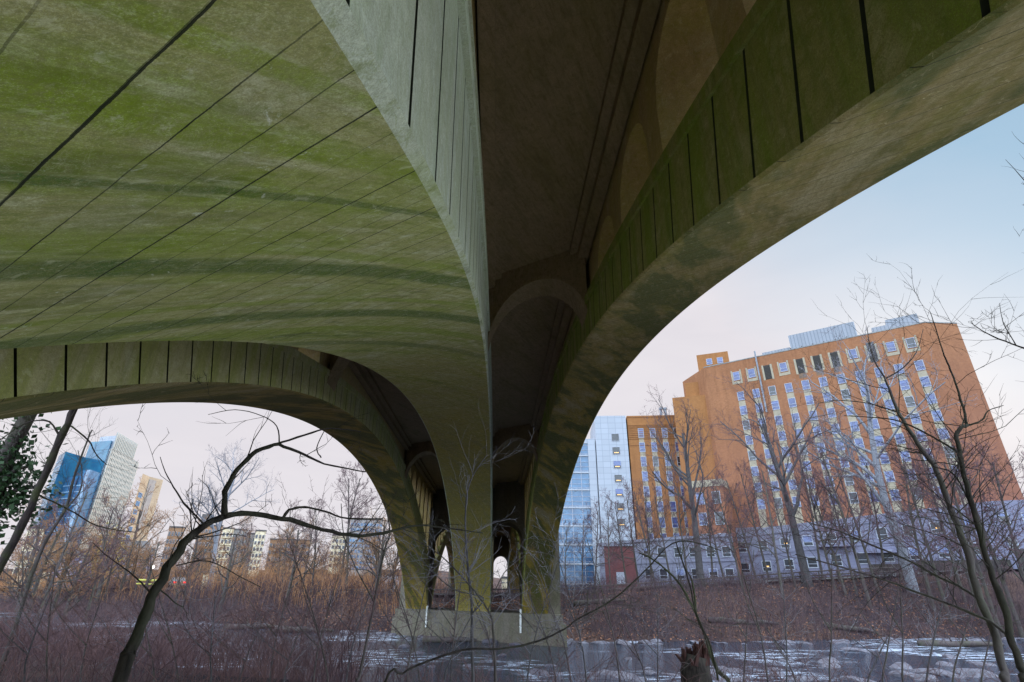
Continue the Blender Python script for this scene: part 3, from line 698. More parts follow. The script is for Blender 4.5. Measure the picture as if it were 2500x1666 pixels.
# ------------------------------------------------------------------ distant town
def tower(name,label,cat,pl,pr,ytop,dist,depth,mat,nxw=0,nz=0,gl='dglass',z0=-3,wr=.55,zr=.5,roofbox=None,turn=0.,group=None,subs=False,band=False,zmin=None,side=True):
    a=at(pl,ytop,dist); b=at(pr,ytop,dist); c=(a+b)/2; base=h1(c.x,c.y)
    root=tag(empty(name,(c.x,c.y,base)),label,cat,group)
    pa=Vector((a.x,a.y)); pb=Vector((b.x,b.y))
    if turn:
        mid=(pa+pb)/2; R=Matrix.Rotation(turn,2); pa=mid+R@(pa-mid); pb=mid+R@(pb-mid)
    u,n=wfacade(pa,pb); zt=a.z
    m=MB(); m.prism([pa,pb,pb-n*depth,pa-n*depth],base-4,zt); m.build('wall',mat,root)
    m=MB(); m.prism([pa+n*.15-u*.15,pb+n*.15+u*.15,pb-n*(depth+.15)+u*.15,pa-n*(depth+.15)-u*.15],zt,zt+.5)
    if roofbox:
        q=pa+(pb-pa)*roofbox[0]-n*depth*.3; w=(pb-pa).length*roofbox[1]; m.prism([q,q+u*w,q+u*w-n*depth*.4,q-n*depth*.4],zt+.5,zt+.5+roofbox[2])
    m.build('roof',M['roof'],root)
    L=(pb-pa).length; zb=base+1.5 if zmin is None else zmin
    if nxw:
        cw=L/nxw; chh=(zt-zb-.8)/nz; W=Wins(root,cw*wr,chh*zr,M[gl],subs=subs,frame=min(.12,cw*.06),split=False)
        for j in range(nz):
            for i in range(nxw): W.add(pa+u*(cw*(i+.5))+n*.02,u,n,zt-.8-chh*(j+.5))
        if side:
            ns=max(1,int(depth/cw))
            for sp,su,sn in ((pb,-n,u),):
                for j in range(nz):
                    for i in range(ns): W.add(sp+su*(depth/ns*(i+.5))+sn*.02,su,sn,zt-.8-chh*(j+.5))
        W.finish()
    if band:
        m=MB(); T=lambda x,y,z:(pa.x+u.x*x+n.x*y,pa.y+u.y*x+n.y*y,z)
        for j in range(nz): z=zt-.8-(zt-zb-.8)/nz*(j+1); m.box(0,0,z,L,.5,z+.35,0,T)
        m.build('balcony_bands',M['limecream'],root)
    return root
# white and blue office tower
tw=tag(empty('office_tower',(-178,252,3)),'tallest distant tower, white gridded face with blue glass on its left side','tower')
R1=Vector((-172,239.5)); R2=Vector((-178.2,270)); 
def tv(a,b): return Vector((a,b))
uu,nn=(R2-R1).normalized(),None; nn=Vector((uu.y,-uu.x))
if nn.x<0: nn=-nn
m=MB(); m.prism([R1+tv(-.5,0),R2,R2+tv(-18,-3),tv(-184,243)],3,54.); m.prism([R1+uu*.6,R1+uu*24,R1+uu*24+tv(-12,-2),tv(-181,243)],54.,60.); m.build('white_wall',M['wpanel'],tw)
def tface(m,p,u,n,s0,s1,z0,z1,pw,pz,fin,dep,mi=0):
    T=lambda x,y,z:(p.x+u.x*x+n.x*y,p.y+u.y*x+n.y*y,z)
    s=s0
    while s<=s1+.01: m.box(s-fin/2,0,z0,s+fin/2,dep,z1,mi,T); s+=pw
gm=MB(); T=lambda x,y,z:(R1.x+uu.x*x+nn.x*y,R1.y+uu.y*x+nn.y*y,z)
gm.box(.3,0,6,(R2-R1).length-.3,.1,53.3,0,T); gm.box(1,0,54.2,23.5,.1,59.4,0,T); gm.build('strip_glazing',simple('teal_strip_glass',(.10,.30,.34),(.16,.40,.42),.3,.3,coord='pos'),tw)
fm=MB(); tface(fm,R1,uu,nn,.3,(R2-R1).length,5,54.,1.55,1,.75,.45); tface(fm,R1,uu,nn,1,23.8,54,61.5,1.55,1,.8,.5)
z=6.
while z<53: fm.box(.3,0.12,z,(R2-R1).length,.32,z+.95,0,T); z+=2.1
fm.build('white_fins',simple('fin_concrete',(.36,.37,.36),(.3,.31,.3),2,.7),tw)
m=MB(); m.prism([tv(-172.8,239.2),tv(-184.3,242.6),tv(-190,258),tv(-178,262)],3,57.5); m.prism([tv(-184.5,231),tv(-194,240),tv(-192,262),tv(-184,246)],3,50.5); m.build('blue_glass_block',M['teal'],tw)
m=MB(); m.prism([tv(-171.6,231),tv(-177,233.4),tv(-177,239.3),tv(-172.5,239)],3,43.); m.prism([tv(-177.2,232.6),tv(-184.4,236),tv(-184.4,242),tv(-177,240)],3,40.5); m.build('teal_glass_block',M['curtain'],tw)
m=MB()
for z in np.arange(8,49,2.6):
    zz=float(z)
    for p,q in ((tv(-171.6,231),tv(-177,233.4)),(tv(-177.2,232.6),tv(-184.4,236)),(tv(-184.5,231),tv(-194,240))):
        u,n=wfacade(p,q); T=lambda x,y,zq:(p.x+u.x*x+n.x*y,p.y+u.y*x+n.y*y,zq)
        if zz<39 or p.x<-184.45: m.box(0,0,zz,(q-p).length,.1,zz+.35,0,T)
m.build('floor_bands',simple('pale_blue_band',(.22,.36,.50),(.3,.45,.6),.5,.4,coord='pos'),tw)
t2=tag(empty('tan_tower',(-143,230,3)),'tan tower with a blank grey stripe, just right of the white and blue tower','tower')
a=at(347,1163,262); b=at(366,1161,268); c=at(399,1171,274)
pa,pb,pc=[Vector((q.x,q.y)) for q in (a,b,c)]; zt=a.z+1
m=MB(); m.prism([pa,pb,pc,pc+tv(-14,14),pa+tv(-10,16)],2,zt); m.build('wall',M['tan'],t2)
u,n=wfacade(pb,pc); T=lambda x,y,z:(pb.x+u.x*x+n.x*y,pb.y+u.y*x+n.y*y,z); L=(pc-pb).length
m=MB(); m.box(L*.05,0,zt-20,L*.52,.2,zt-1,0,T); m.build('grey_stripe',M['greyr'],t2)
u,n=wfacade(pa,pb); W=Wins(t2,(pb-pa).length*.5,1.8,M['curtain'],subs=False,split=False)
for k in range(9): W.add(pa+(pb-pa)*.45+n*.02,u,n,zt-8-k*3.2)
tower('apartment_block','low brown apartment block furthest left in the row of far roofs','apartment block',414,452,1288,230,14,M['brownbrick'],5,6,z0=3)
tower('apartment_block','brown brick apartment block with raised roof box behind the curved trunk','apartment block',486,545,1283,235,16,M['brownbrick'],7,7,roofbox=(.02,.5,4))
tower('apartment_block','cream apartment block with balcony bands beside the brown brick block','apartment block',545,572,1291,228,14,M['limecream'],3,6,band=True)
tower('apartment_block','low grey apartment block between two cream blocks on the skyline','apartment block',570,604,1294,236,14,M['greyr'],5,6)
tower('apartment_block','grey far block with a lower roof left of the sunlit cream block','apartment block',602,626,1304,240,14,M['greyr'],3,5)
tower('apartment_block','narrow sunlit cream block in the middle of the left skyline','apartment block',625,650,1297,225,12,M['limecream'],3,6)
tower('apartment_block','long low brown block behind bare trees right of the cream block','apartment block',660,760,1318,230,14,M['brownbrick'],12,4)
tower('apartment_block','cream sunlit block half hidden by branches left of the grey slab','apartment block',812,846,1308,210,12,M['limecream'],4,5)
tower('grey_slab_tower','grey slab tower beside the left pier leg','tower',858,935,1268,200,16,M['greyr'],10,9,'curtain',wr=.7)
tower('pale_hall','pale building seen in the gap beside the left edge of the pier','building',928,975,1405,120,10,M['wpanel'],3,1,subs=True)
tower('church_hall','cream hillside building far left behind the ivy tree','building',70,112,1290,170,12,M['limecream'],3,3)
tower('white_garage','small white garage beside the far road, lit by the sun','garage',497,527,1402,104,6,M['limecream'],2,1,subs=True,zr=.4,side=False)
tower('far_shop','low pale building seen under the bridge between the pier legs','building',1225,1262,1413,150,12,M['limecream'],4,1,side=False)
def house(px,py,w,dist,label,mat,h=6.,rot=0.):
    c=at(px,py,dist); z0=h1(c.x,c.y); z0=max(z0,c.z-h)
    root=tag(empty('row_house',(c.x,c.y,z0)),label,'house','houses on the far hillside')
    u=Vector((c.y,-c.x)).normalized(); n=Vector((-c.x,-c.y)).normalized(); 
    R=Matrix.Rotation(rot,2); u=R@u; n=R@n
    T=lambda x,y,z:(c.x+u.x*x+n.x*y,c.y+u.y*x+n.y*y,z)
    zt=z0+h
    m=MB(); m.box(-w/2,-8,z0-6,w/2,0,zt,0,T); m.build('wall',mat,root)
    m=MB(); k=len(m.v); m.v+=[T(-w/2-.3,.4,zt),T(w/2+.3,.4,zt),T(w/2+.3,-8.4,zt),T(-w/2-.3,-8.4,zt),T(-w/2-.3,-4,zt+1.8),T(w/2+.3,-4,zt+1.8)]
    for f in ((0,1,5,4),(2,3,4,5),(1,2,5),(3,0,4),(3,2,1,0)): m.f.append(tuple(k+i for i in f)); m.m.append(0)
    m.build('roof',M['roof'],root)
    W=Wins(root,1.2,1.5,M['dglass'],frame=.18)
    p0=Vector((c.x,c.y))
    for zz in (zt-1.6,zt-4.3):
        for f in (-.3,0,.3): W.add(p0+u*(w*f)+n*.02,u,n,zz)
hs=[(262,1328,5.5,190,'bluish house with white windows furthest left on the hillside'),(284,1334,5.5,186,'bluish house behind the yellow shrub'),(292,1352,5,176,'small bluish house below its neighbours, beside the yellow shrub'),(328,1335,6.5,190,'bluish house right of the yellow shrub with pale upper bay'),(342,1352,6,180,'blue grey house with white windows at the right end of the row'),(318,1372,5,172,'lowest blue grey house, nearest the far road'),(166,1372,5,160,'bluish house seen between the two leaning trunks'),(150,1340,5,175,'pinkish house above the house between the leaning trunks')]
for px,py,w,dist,lb in hs: house(px,py,w,dist,lb,M['bluegrey'] if 'pinkish' not in lb else M['limecream'])
# ------------------------------------------------------------------ road, railing, car, lamp
P0=[(6.4,64),(16,64.5),(28,65),(40,66.5),(52,69)]
rail=tag(empty('riverside_railing',(6.4,64,-1.2)),'dark two-bar railing along the top of the far bank below the hospital','railing')
rp=[Vector((-26,78,0)),Vector((-10,68,0))]+[Vector((x,y,0)) for x,y in P0]
bars=MB(); 
def topz(x): return float(np.interp(x,[-26,6.4,38,52],[-.7,-.3,1.9,2.6]))
for dz in (0,-.42):
    pts=[]
    for a,b in zip(rp[:-1],rp[1:]):
        for t in (0,.33,.66): q=a.lerp(b,t); pts.append(Vector((q.x,q.y,topz(q.x)+dz)))
    bars.tube(pts,[.075]*len(pts),6)
bars.build('rails',M['steel'],rail)
for a,b in zip(rp[:-1],rp[1:]):
    L=(b-a).length; k=int(L/2.4)
    for i in range(k):
        q=a.lerp(b,i/k); z=topz(q.x); m=MB(); m.box(q.x-.06,q.y-.06,min(h1(q.x,q.y),z-1)-.3,q.x+.06,q.y+.06,z+.02); m.build('post',M['steel'],rail)
# far road strip
m=MB(); rd=[(-150,135),(-110,118),(-75,104),(-45,92),(-26,84),(-8,74),(8,70),(30,70.5),(55,74),(90,78)]
for (x0,y0),(x1,y1) in zip(rd[:-1],rd[1:]):
    for k in range(12):
        a=Vector((x0,y0)).lerp(Vector((x1,y1)),k/12); b=Vector((x0,y0)).lerp(Vector((x1,y1)),(k+1)/12)
        n=Vector((-(y1-y0),x1-x0)).normalized()*3.2
        za=h1(a.x,a.y)+.25; zb=h1(b.x,b.y)+.25
        m.quad((a.x-n.x,a.y-n.y,za),(b.x-n.x,b.y-n.y,zb),(b.x+n.x,b.y+n.y,zb),(a.x+n.x,a.y+n.y,za))
m.build('road',M['road'])['kind']='structure'
# yellow guard rail
gr=tag(empty('guard_rail',at(365,1420,100)),'yellow-green guard rail beside the far road, left of the curved trunk','guard rail')
a=at(336,1416,100); b=at(392,1418,97); m=MB(); m.tube([a,b],[.14,.14],6); m.tube([a-Vector((0,0,.5)),b-Vector((0,0,.5))],[.1,.1],6); m.build('beam',simple('yellow_rail_paint',(.62,.6,.12),(.5,.45,.1),2,.6),gr)
for k in range(5):
    q=a.lerp(b,k/4); m=MB(); m.box(q.x-.08,q.y+.1,q.z-2.5,q.x+.08,q.y+.25,q.z+.1); m.build('post',M['steel'],gr)
# car
cc=at(432,1424,101); car=tag(empty('car',(cc.x,cc.y,cc.z-.6)),'small grey car with red tail lights glowing on the far road beside the curved trunk','car')
def ctr(o,x,y,z):
    an=rad(38); return (o.x+math.cos(an)*x-math.sin(an)*y,o.y+math.sin(an)*x+math.cos(an)*y,o.z+z)
cz=Vector((cc.x,cc.y,cc.z-.6)); T=lambda x,y,z:ctr(cz,x,y,z)
m=MB(); m.box(-.85,-2.1,.3,.85,2.1,.85,0,T); k=len(m.v)
m.v+=[T(-.8,-1.7,.85),T(.8,-1.7,.85),T(.8,1.1,.85),T(-.8,1.1,.85),T(-.65,-1.3,1.4),T(.65,-1.3,1.4),T(.65,.4,1.4),T(-.65,.4,1.4)]
for f in ((4,5,6,7),(0,1,5,4),(1,2,6,5),(2,3,7,6),(3,0,4,7)): m.f.append(tuple(k+i for i in f)); m.m.append(0)
m.build('body',simple('grey_car_paint',(.25,.25,.27),(.2,.2,.22),2,.3),car)
for sx in (-.8,.8):
    for sy in (-1.3,1.3):
        m=MB(); p=[Vector(T(sx-.1,sy,.32)),Vector(T(sx+.1,sy,.32))]; m.tube(p,[.32,.32],12); m.build('wheel',M['louvre'],car)
red=emit('red_tail_light',(1,.04,.03),1.6)
for sx in (-.65,.65): m=MB(); m.box(sx-.17,-2.16,.6,sx+.17,-2.1,.82,0,T); m.build('tail_light',red,car)
lp0=at(372,1388,104); lz=h1(lp0.x,lp0.y)
lamp=tag(empty('street_lamp',(lp0.x,lp0.y,lz)),'thin street lamp with a white glowing head by the far road','street lamp')
m=MB(); m.tube([Vector((lp0.x,lp0.y,lz-.5)),Vector((lp0.x,lp0.y,lp0.z))],[.09,.06],8); m.build('post',M['steel'],lamp)
bpy_m=MB(); q=lp0; bpy_m.tube([q+Vector((0,0,-.05)),q+Vector((0,0,.12)),q+Vector((0,0,.3)),q+Vector((0,0,.42))],[.12,.26,.24,.08],10); bpy_m.build('lamp_head',emit('lamp_glow',(1,.95,.85),3),lamp)
# ------------------------------------------------------------------ rocks
def rockmesh(seed):
    import bmesh
    r=random.Random(seed); bm=bmesh.new(); bmesh.ops.create_icosphere(bm,subdivisions=3,radius=1)
    ax=[Vector((r.gauss(0,1),r.gauss(0,1),r.gauss(0,1))).normalized() for _ in range(9)]; dd=[r.uniform(.55,.9) for _ in range(9)]
    for v in bm.verts:
        for a,d in zip(ax,dd):
            k=v.co.dot(a)
            if k>d: v.co-=a*(k-d)*.85
        v.co*=1+.05*math.sin(v.co.x*7+seed)*math.cos(v.co.y*6)
        v.co.z*=.5
    me=bpy.data.meshes.new('rock'); bm.to_mesh(me); bm.free(); me.materials.append(M['rock'])
    return me
rocks=[rockmesh(s) for s in range(7)]
def put_rock(x,y,s,label,group,z=None):
    o=link('rock',rng.choice(rocks)); o.location=(x,y,-3.86 if z is None else z); o.rotation_euler=(rng.uniform(-.2,.2),rng.uniform(-.2,.2),rng.random()*6); o.scale=(s*rng.uniform(.8,1.6),s*rng.uniform(.7,1.1),s*rng.uniform(.5,1)*1.0); tag(o,label,'rock',group)
rng=random.Random(11)
for i in range(85):
    x=rng.uniform(-40,48); y=float(far_sh(x))+rng.uniform(-2.2,.6); put_rock(x,y,rng.uniform(.25,.75),'pale grey rock at the water line of the far bank','rocks along the far shore')
for i in range(45):
    x=rng.uniform(4,36); y=27+rng.uniform(-2,9)*rng.random()+x*.12; put_rock(x,y,rng.uniform(.25,.8),'rounded wet rock lying in the shallow river','rocks in the river')
for i in range(30):
    x=rng.uniform(-26,4); y=30-x*.55+rng.uniform(0,13)*rng.random(); put_rock(x,y,rng.uniform(.2,.6),'small rock breaking the water left of the pier','rocks left of the pier')
for px,py,s,lb in ((2350,1640,.55,'large flat pale boulder at the bottom right of the river'),(2030,1630,.6,'broad low boulder in the river below the hospital'),(1500,1655,.8,'dark boulder at the bottom of the photo left of the stump'),(2090,1590,.7,'flat dark slab of rock in mid river')):
    q=onz(px,py,-3.8); 
    if 'brambles' in lb: q=at(170,1600,14)
    put_rock(q.x,q.y,s if 'brambles' not in lb else .4,lb,None,z=None if 'brambles' not in lb else q.z)
# ------------------------------------------------------------------ trees
def wander(rng,p,d,L,n,r0,r1,curl,up):
    pts=[p]; rs=[r0]; d=d.normalized(); step=L/n
    for i in range(n):
        d=(d+Vector((rng.gauss(0,curl),rng.gauss(0,curl),rng.gauss(0,curl)+up))).normalized()
        p=p+d*step; pts.append(p); rs.append(r0+(r1-r0)*((i+1)/n)**.9)
    return pts,rs,d
def grow(mt,mc,rng,p,d,L,r,lvl,S):
    n=max(2,[9,6,5,4,3][min(lvl,4)]); 
    pts,rs,_=wander(rng,p,d,L,n,r,r*(.35 if lvl==0 else .3),S['curl']*(.28 if lvl==0 else 1),S['up'] if lvl else .02)
    tgt=mt if lvl<=S.get('tl',1) else mc
    tgt.tube(pts,rs,[9,6,4,3,3][min(lvl,4)],cap=False)
    if lvl>=S['lv']: return
    k=S['kids'][lvl]; st=S['start'][lvl]
    for i in range(k):
        t=st+(1-st)*(i+rng.random())/k; t=min(t,.98); x=t*n; j=int(x); q=pts[j].lerp(pts[j+1],x-j); rr=rs[j]+(rs[j+1]-rs[j])*(x-j)
        ax=(pts[j+1]-pts[j]).normalized(); a=rng.random()*2*PI
        s=ax.cross(Vector((.3,.2,1))); s=s.normalized() if s.length>.05 else Vector((1,0,0)); s2=ax.cross(s)
        ang=rad(rng.uniform(*S['ang'][lvl])); nd=ax*math.cos(ang)+(s*math.cos(a)+s2*math.sin(a))*math.sin(ang)
        nl=L*S['len'][lvl]*rng.uniform(.65,1.15)*(1-.55*(t-st) if lvl==0 else 1-.3*t)
        grow(mt,mc,rng,q,nd,nl,max(rr*rng.uniform(.45,.7),S['rmin']),lvl+1,S)
def proto(seed,H,r,S,bark,twig):
    rng=random.Random(seed); a,b=MB(),MB(); grow(a,b,rng,Vector((0,0,-.6)),Vector((rng.gauss(0,.03),rng.gauss(0,.03),1)),H,r,0,S)
    return a.mesh('trunk',bark,True), b.mesh('crown',twig,False)
S_BIG=dict(curl=.13,up=.05,lv=4,kids=[12,6,6,5],start=[.38,.3,.2,.2],ang=[(28,60),(25,55),(25,60),(20,60)],len=[.5,.55,.5,.55],rmin=.013,tl=2)
S_SLIM=dict(curl=.09,up=.04,lv=4,kids=[14,5,5,4],start=[.3,.25,.2,.2],ang=[(30,60),(25,50),(25,60),(20,60)],len=[.3,.55,.6,.6],rmin=.014,tl=1)
S_SPREAD=dict(curl=.16,up=.03,lv=4,kids=[9,7,6,5],start=[.22,.25,.2,.2],ang=[(30,70),(30,60),(25,60),(20,60)],len=[.62,.55,.5,.55],rmin=.016,tl=2)
TR={'big':[proto(s,17,.42,S_BIG,M['barkgrey'],M['twig']) for s in (1,2,3)],
    'slim':[proto(s,13,.15,S_SLIM,M['bark'],M['twig']) for s in (4,5,6)],
    'spread':[proto(s,11,.3,S_SPREAD,M['bark'],M['twigwarm']) for s in (7,8,9)],
    'syc':[proto(12,18,.42,S_BIG,M['sycamore'],M['twigpale'])]}
def tree(kind,x,y,label,group,scale=1.,rot=None,which=None,z=None,lean=(0,0),cat='tree',name='bare_tree'):
    pr=TR[kind]; a,b=pr[which%len(pr)] if which is not None else rng.choice(pr)
    root=tag(empty(name,(x,y,h1(x,y) if z is None else z)),label,cat,group); root.scale=(scale,)*3; root.rotation_euler=(lean[0],lean[1],rng.random()*6.28 if rot is None else rot)
    link('trunk',a,root); link('crown',b,root); return root
ordn=['first','second','third','fourth','fifth','sixth','seventh','eighth','ninth','tenth','eleventh','twelfth','thirteenth','fourteenth','fifteenth','sixteenth','seventeenth','eighteenth','nineteenth','twentieth']
def ordi(i):
    if i<20: return ordn[i]
    t_=['twenty','thirty','forty','fifty','sixty','seventy'][(i+1)//10-2]; u_=(i+1)%10
    return t_+'-'+ordn[u_-1] if u_ else t_[:-1]+'ieth'
rng=random.Random(21)
q=at(1712,1420,70); tree('big',q.x,q.y,'grey forked tree with a broken crown in front of the golden brick wing','bare trees on the far bank',1.1,which=0)
q=at(1974,1420,74); tree('big',q.x,q.y,'stout grey tree with the widest trunk, spreading in front of the brick hospital','bare trees on the far bank',1.22,which=1,rot=3.3)
q=at(2224,1420,78); tree('syc',q.x,q.y,'white barked sycamore in front of the right half of the brick hospital','bare trees on the far bank',1.4,name='sycamore')
slots=[(1420,57,.55),(1490,60,.6),(1560,62,.75),(1600,56,.7),(1640,66,.8),(1770,60,.75),(1850,63,.8),(1905,56,.85),(2010,66,.9),(2060,58,.8),(2110,60,1.),(2165,66,.9),(2290,58,.95),(2340,62,1.05),(2400,56,1.),(2450,61,1.1),(2490,57,1.),(1380,63,.5),(1450,64,.7),(1530,58,.65),(1590,66,.75),(1680,58,.7),(1740,66,.8),(1810,57,.7),(1880,66,.9),(1940,60,.7),(2035,62,.85),(2085,56,.8),(2140,62,.9),(2260,64,1.),(2370,64,1.05),(2425,66,1.)]
for i,(px,d,s) in enumerate(sorted(slots)):
    d=d+9+(i%3)*4; s*=1.12; q=at(px,1420,d); tree('slim',q.x,q.y,'slim bare tree on the far bank before the hospital, %s from the pier'%ordi(i),'bare trees on the far bank',s*1.12,which=i,lean=(rng.uniform(-.04,.04),rng.uniform(-.09,.03)))
# left bank and hillside
lt=[]
for i in range(66):
    px=rng.uniform(30,960); d=rng.uniform(72,150); lt.append((px,d))
lt.sort()
for i,(px,d) in enumerate(lt):
    q=at(px,1420,d); s=rng.uniform(.6,.95) if px>420 else rng.uniform(.7,1.1)
    if 280<px<480: s*=.7
    tree(rng.choice(['spread','spread','slim']),q.x,q.y,'bare brown tree on the far left bank, %s from the left edge'%ordi(i),'bare trees on the left bank',s)
for i,(px,d,s,k) in enumerate(((300,125,1.3,'spread'),(455,110,1.,'spread'),(515,100,1.05,'syc'),(830,84,1.25,'slim'),(850,80,1.2,'slim'))):
    q=at(px,1420,d); lb=['round crowned bare tree standing before the tan tower','wide bare tree left of the curved trunk against the sky','white trunked tree behind the curved trunk','tall thin double tree against the sky beside the left arch, left stem','tall thin double tree against the sky beside the left arch, right stem'][i]
    tree(k,q.x,q.y,lb,'bare trees on the left bank',s)
# yellow shrub among the houses
q=at(262,1365,133); m=MB(); r2=random.Random(3)
for i in range(1500):
    v=Vector((r2.gauss(0,1.3),r2.gauss(0,1.3),r2.gauss(0,2.3))); c=q+v; s=.16
    a=Vector((r2.gauss(0,1),r2.gauss(0,1),r2.gauss(0,1))).normalized(); b=a.cross(Vector((0,0,1))).normalized()
    m.quad(c-a*s-b*s,c+a*s-b*s,c+a*s+b*s,c-a*s+b*s)
ys_=tag(empty('yellow_shrub',(q.x,q.y,q.z-3)),'tall yellow leaved shrub between the bluish houses','shrub')
m.build('foliage',simple('yellow_leaves',(.42,.30,.05),(.28,.22,.05),1,.8,coord='pos'),ys_)
m=MB(); m.tube([q-Vector((0,0,6)),q+Vector((0,0,1))],[.12,.05],6); m.build('stem',M['bark'],ys_)
# ------------------------------------------------------------------ foreground saplings from measured stems
S_TW=dict(curl=.14,up=.04,lv=3,kids=[5,4,3],start=[.15,.2,.2],ang=[(25,60),(25,60),(25,60)],len=[.55,.5,.5],rmin=.0022,tl=-1)
def poly3(pts,dists):
    out=[]
    for i,(x,y) in enumerate(pts):
        d=dists[0]+(dists[1]-dists[0])*i/max(1,len(pts)-1); out.append(at(x,y,d))
    return out
def smoothp(P,R,k=4):
    out=[];ro=[]
    for i in range(len(P)-1):
        p0=P[max(i-1,0)];p1=P[i];p2=P[i+1];p3=P[min(i+2,len(P)-1)]
        for j in range(k):
            t=j/k; out.append(.5*((2*p1)+(-p0+p2)*t+(2*p0-5*p1+4*p2-p3)*t*t+(-p0+3*p1-3*p2+p3)*t**3)); ro.append(R[i]+(R[i+1]-R[i])*t)
    out.append(P[-1]); ro.append(R[-1]); return out,ro
def sapling(name,label,stems,bark,twig,seed,cat='sapling',tw=.22,twl=.5,group=None,root_down=True):
    rng=random.Random(seed); mt=MB(); mc=MB(); base=None; knots=[]
    for k,(pts,dist,w) in enumerate(stems):
        P=poly3(pts,dist); 
        R=[ (w[0]+(w[1]-w[0])*i/(len(P)-1))*.42*p.dot(CF)/FPX for i,p in enumerate(P)]
        if k==0 and root_down:
            d=(P[0]-P[1]).normalized(); q=P[0]; g=h1(q.x,q.y)-.3
            if q.z>g: 
                e=q+Vector((d.x*.3,d.y*.3,-1)).normalized()*(q.z-g)*1.02; P=[e]+P; R=[R[0]*1.25]+R
            base=P[0]
        if base is None: base=P[0]
        P,R=smoothp(P,R); 
        P=[p+Vector((rng.gauss(0,1),rng.gauss(0,1),rng.gauss(0,1)))*R[i]*.2 for i,p in enumerate(P)]
        R=[r*rng.uniform(.88,1.14) for r in R]
        mt.tube(P,R,9 if max(R)>.015 else 6)
        L=sum((a-b).length for a,b in zip(P[:-1],P[1:])); nt=int(L/tw)
        for i in range(nt):
            t=rng.uniform(.12 if k else .4,1)*(len(P)-1.01); j=int(t); q=P[j].lerp(P[j+1],t-j); ax=(P[j+1]-P[j]).normalized()
            a=rng.random()*6.28; s=ax.cross(Vector((.31,.2,.9))).normalized(); s2=ax.cross(s); ang=rad(rng.uniform(30,75))
            nd=ax*math.cos(ang)+(s*math.cos(a)+s2*math.sin(a))*math.sin(ang)
            grow(mc,mc,rng,q,nd,twl*rng.uniform(.4,1.5),min(max(R[j]*.35,.002),.0055),rng.choice([1,1,2,2]),S_TW)
    root=tag(empty(name,base),label,cat,group)
    mt.build('trunk',bark,root,True); mc.build('twigs',twig,root)
    return root
def sc(l,k=1.0625): return [(x*k,y*k) for x,y in l]
sapling('curved_tree','dark arching sapling curving up from bottom left and forking before the bright sky',[
 (sc([(268,1590),(290,1520),(322,1440),(360,1350),(412,1265),(460,1215),(515,1187)]),(4.2,4.6),(38,18)),
 (sc([(515,1187),(518,1130),(545,1080),(590,1037),(640,1020)]),(4.6,4.7),(17,10)),
 (sc([(638,1020),(700,1000),(760,985),(830,992)]),(4.7,4.9),(8,3)),
 (sc([(640,1021),(700,1045),(745,1066),(840,1085)]),(4.7,4.9),(9,3.5)),
 (sc([(642,1020),(636,980),(600,955),(540,942),(478,953)]),(4.7,4.6),(4,1.5)),
 (sc([(515,1187),(570,1180),(650,1192),(720,1210),(800,1230),(860,1228),(900,1220),(960,1208),(1010,1212),(1110,1225)]),(4.6,5.4),(16,3)),
 (sc([(648,1192),(665,1172),(700,1166),(745,1175),(800,1192),(880,1192)]),(4.7,4.9),(9,4)),
 (sc([(738,1052),(728,1030),(745,990)]),(4.75,4.8),(4,2)),
 (sc([(468,1205),(430,1165),(405,1130),(380,1085),(368,1050)]),(4.5,4.2),(6,1.5)),
 (sc([(405,1300),(480,1290),(560,1330),(600,1350)]),(4.4,5),(4,2)),
],M['barkdark'],M['barkdark'],1,'tree',tw=.3,twl=.42)
sapling('leaning_tree','straight leaning trunk crossing the glass tower at the far left',[
 ([(-40,1480),(0,1385),(75,1240),(140,1090),(190,985),(240,870),(300,720)],(13.5,14.5),(23,16)),
 ([(150,1075),(120,1030),(60,1035),(-20,1090)],(14,14),(6,2)),
 ([(172,1040),(215,1075),(235,1110),(260,1135)],(14,14.4),(5,2)),
 ([(95,1210),(170,1245),(240,1285),(330,1300)],(14,15),(5,2)),
],M['barkmoss'],M['bark'],2,'tree',tw=.35,twl=1.0)
sapling('leaning_tree','thin forked leaning tree just right of the straight leaning trunk',[
 ([(60,1460),(90,1370),(130,1290),(162,1240),(180,1170),(200,1110),(225,1050)],(16,16.5),(11,4)),
 ([(162,1240),(195,1200),(200,1150),(190,1100)],(16.2,16.4),(5,2)),
],M['bark'],M['bark'],3,'tree',tw=.3,twl=1.1)
sapling('sapling','slender upright sapling standing before the left pier leg',[
 ([(862,1700),(880,1640),(909,1497),(938,1345),(952,1300),(940,1230)],(6.5,7),(9,3)),
 ([(915,1470),(870,1390),(840,1310),(833,1230)],(6.6,7),(4,2)),
],M['bark'],M['twig'],4,tw=.17,twl=.5)
sapling('sapling','pale upright sapling in front of the middle pier leg',[
 ([(1155,1700),(1153,1600),(1148,1436),(1139,1353),(1137,1240),(1150,1170),(1190,1110)],(7,7.2),(11,2)),
 ([(1150,1500),(1180,1460),(1110,1440),(1050,1390),(1000,1330)],(7,7),(5,2)),
],M['barkgrey'],M['twigpale'],5,tw=.13,twl=.55)
sapling('sapling','thin sapling leaning right before the plinth of the pier',[
 ([(1210,1700),(1205,1560),(1192,1490),(1120,1400),(1060,1345),(980,1300)],(6.4,6.8),(8,2)),
 ([(1192,1490),(1230,1400),(1290,1350)],(6.5,6.7),(4,1.5)),
],M['bark'],M['twigpale'],6,tw=.15,twl=.5)
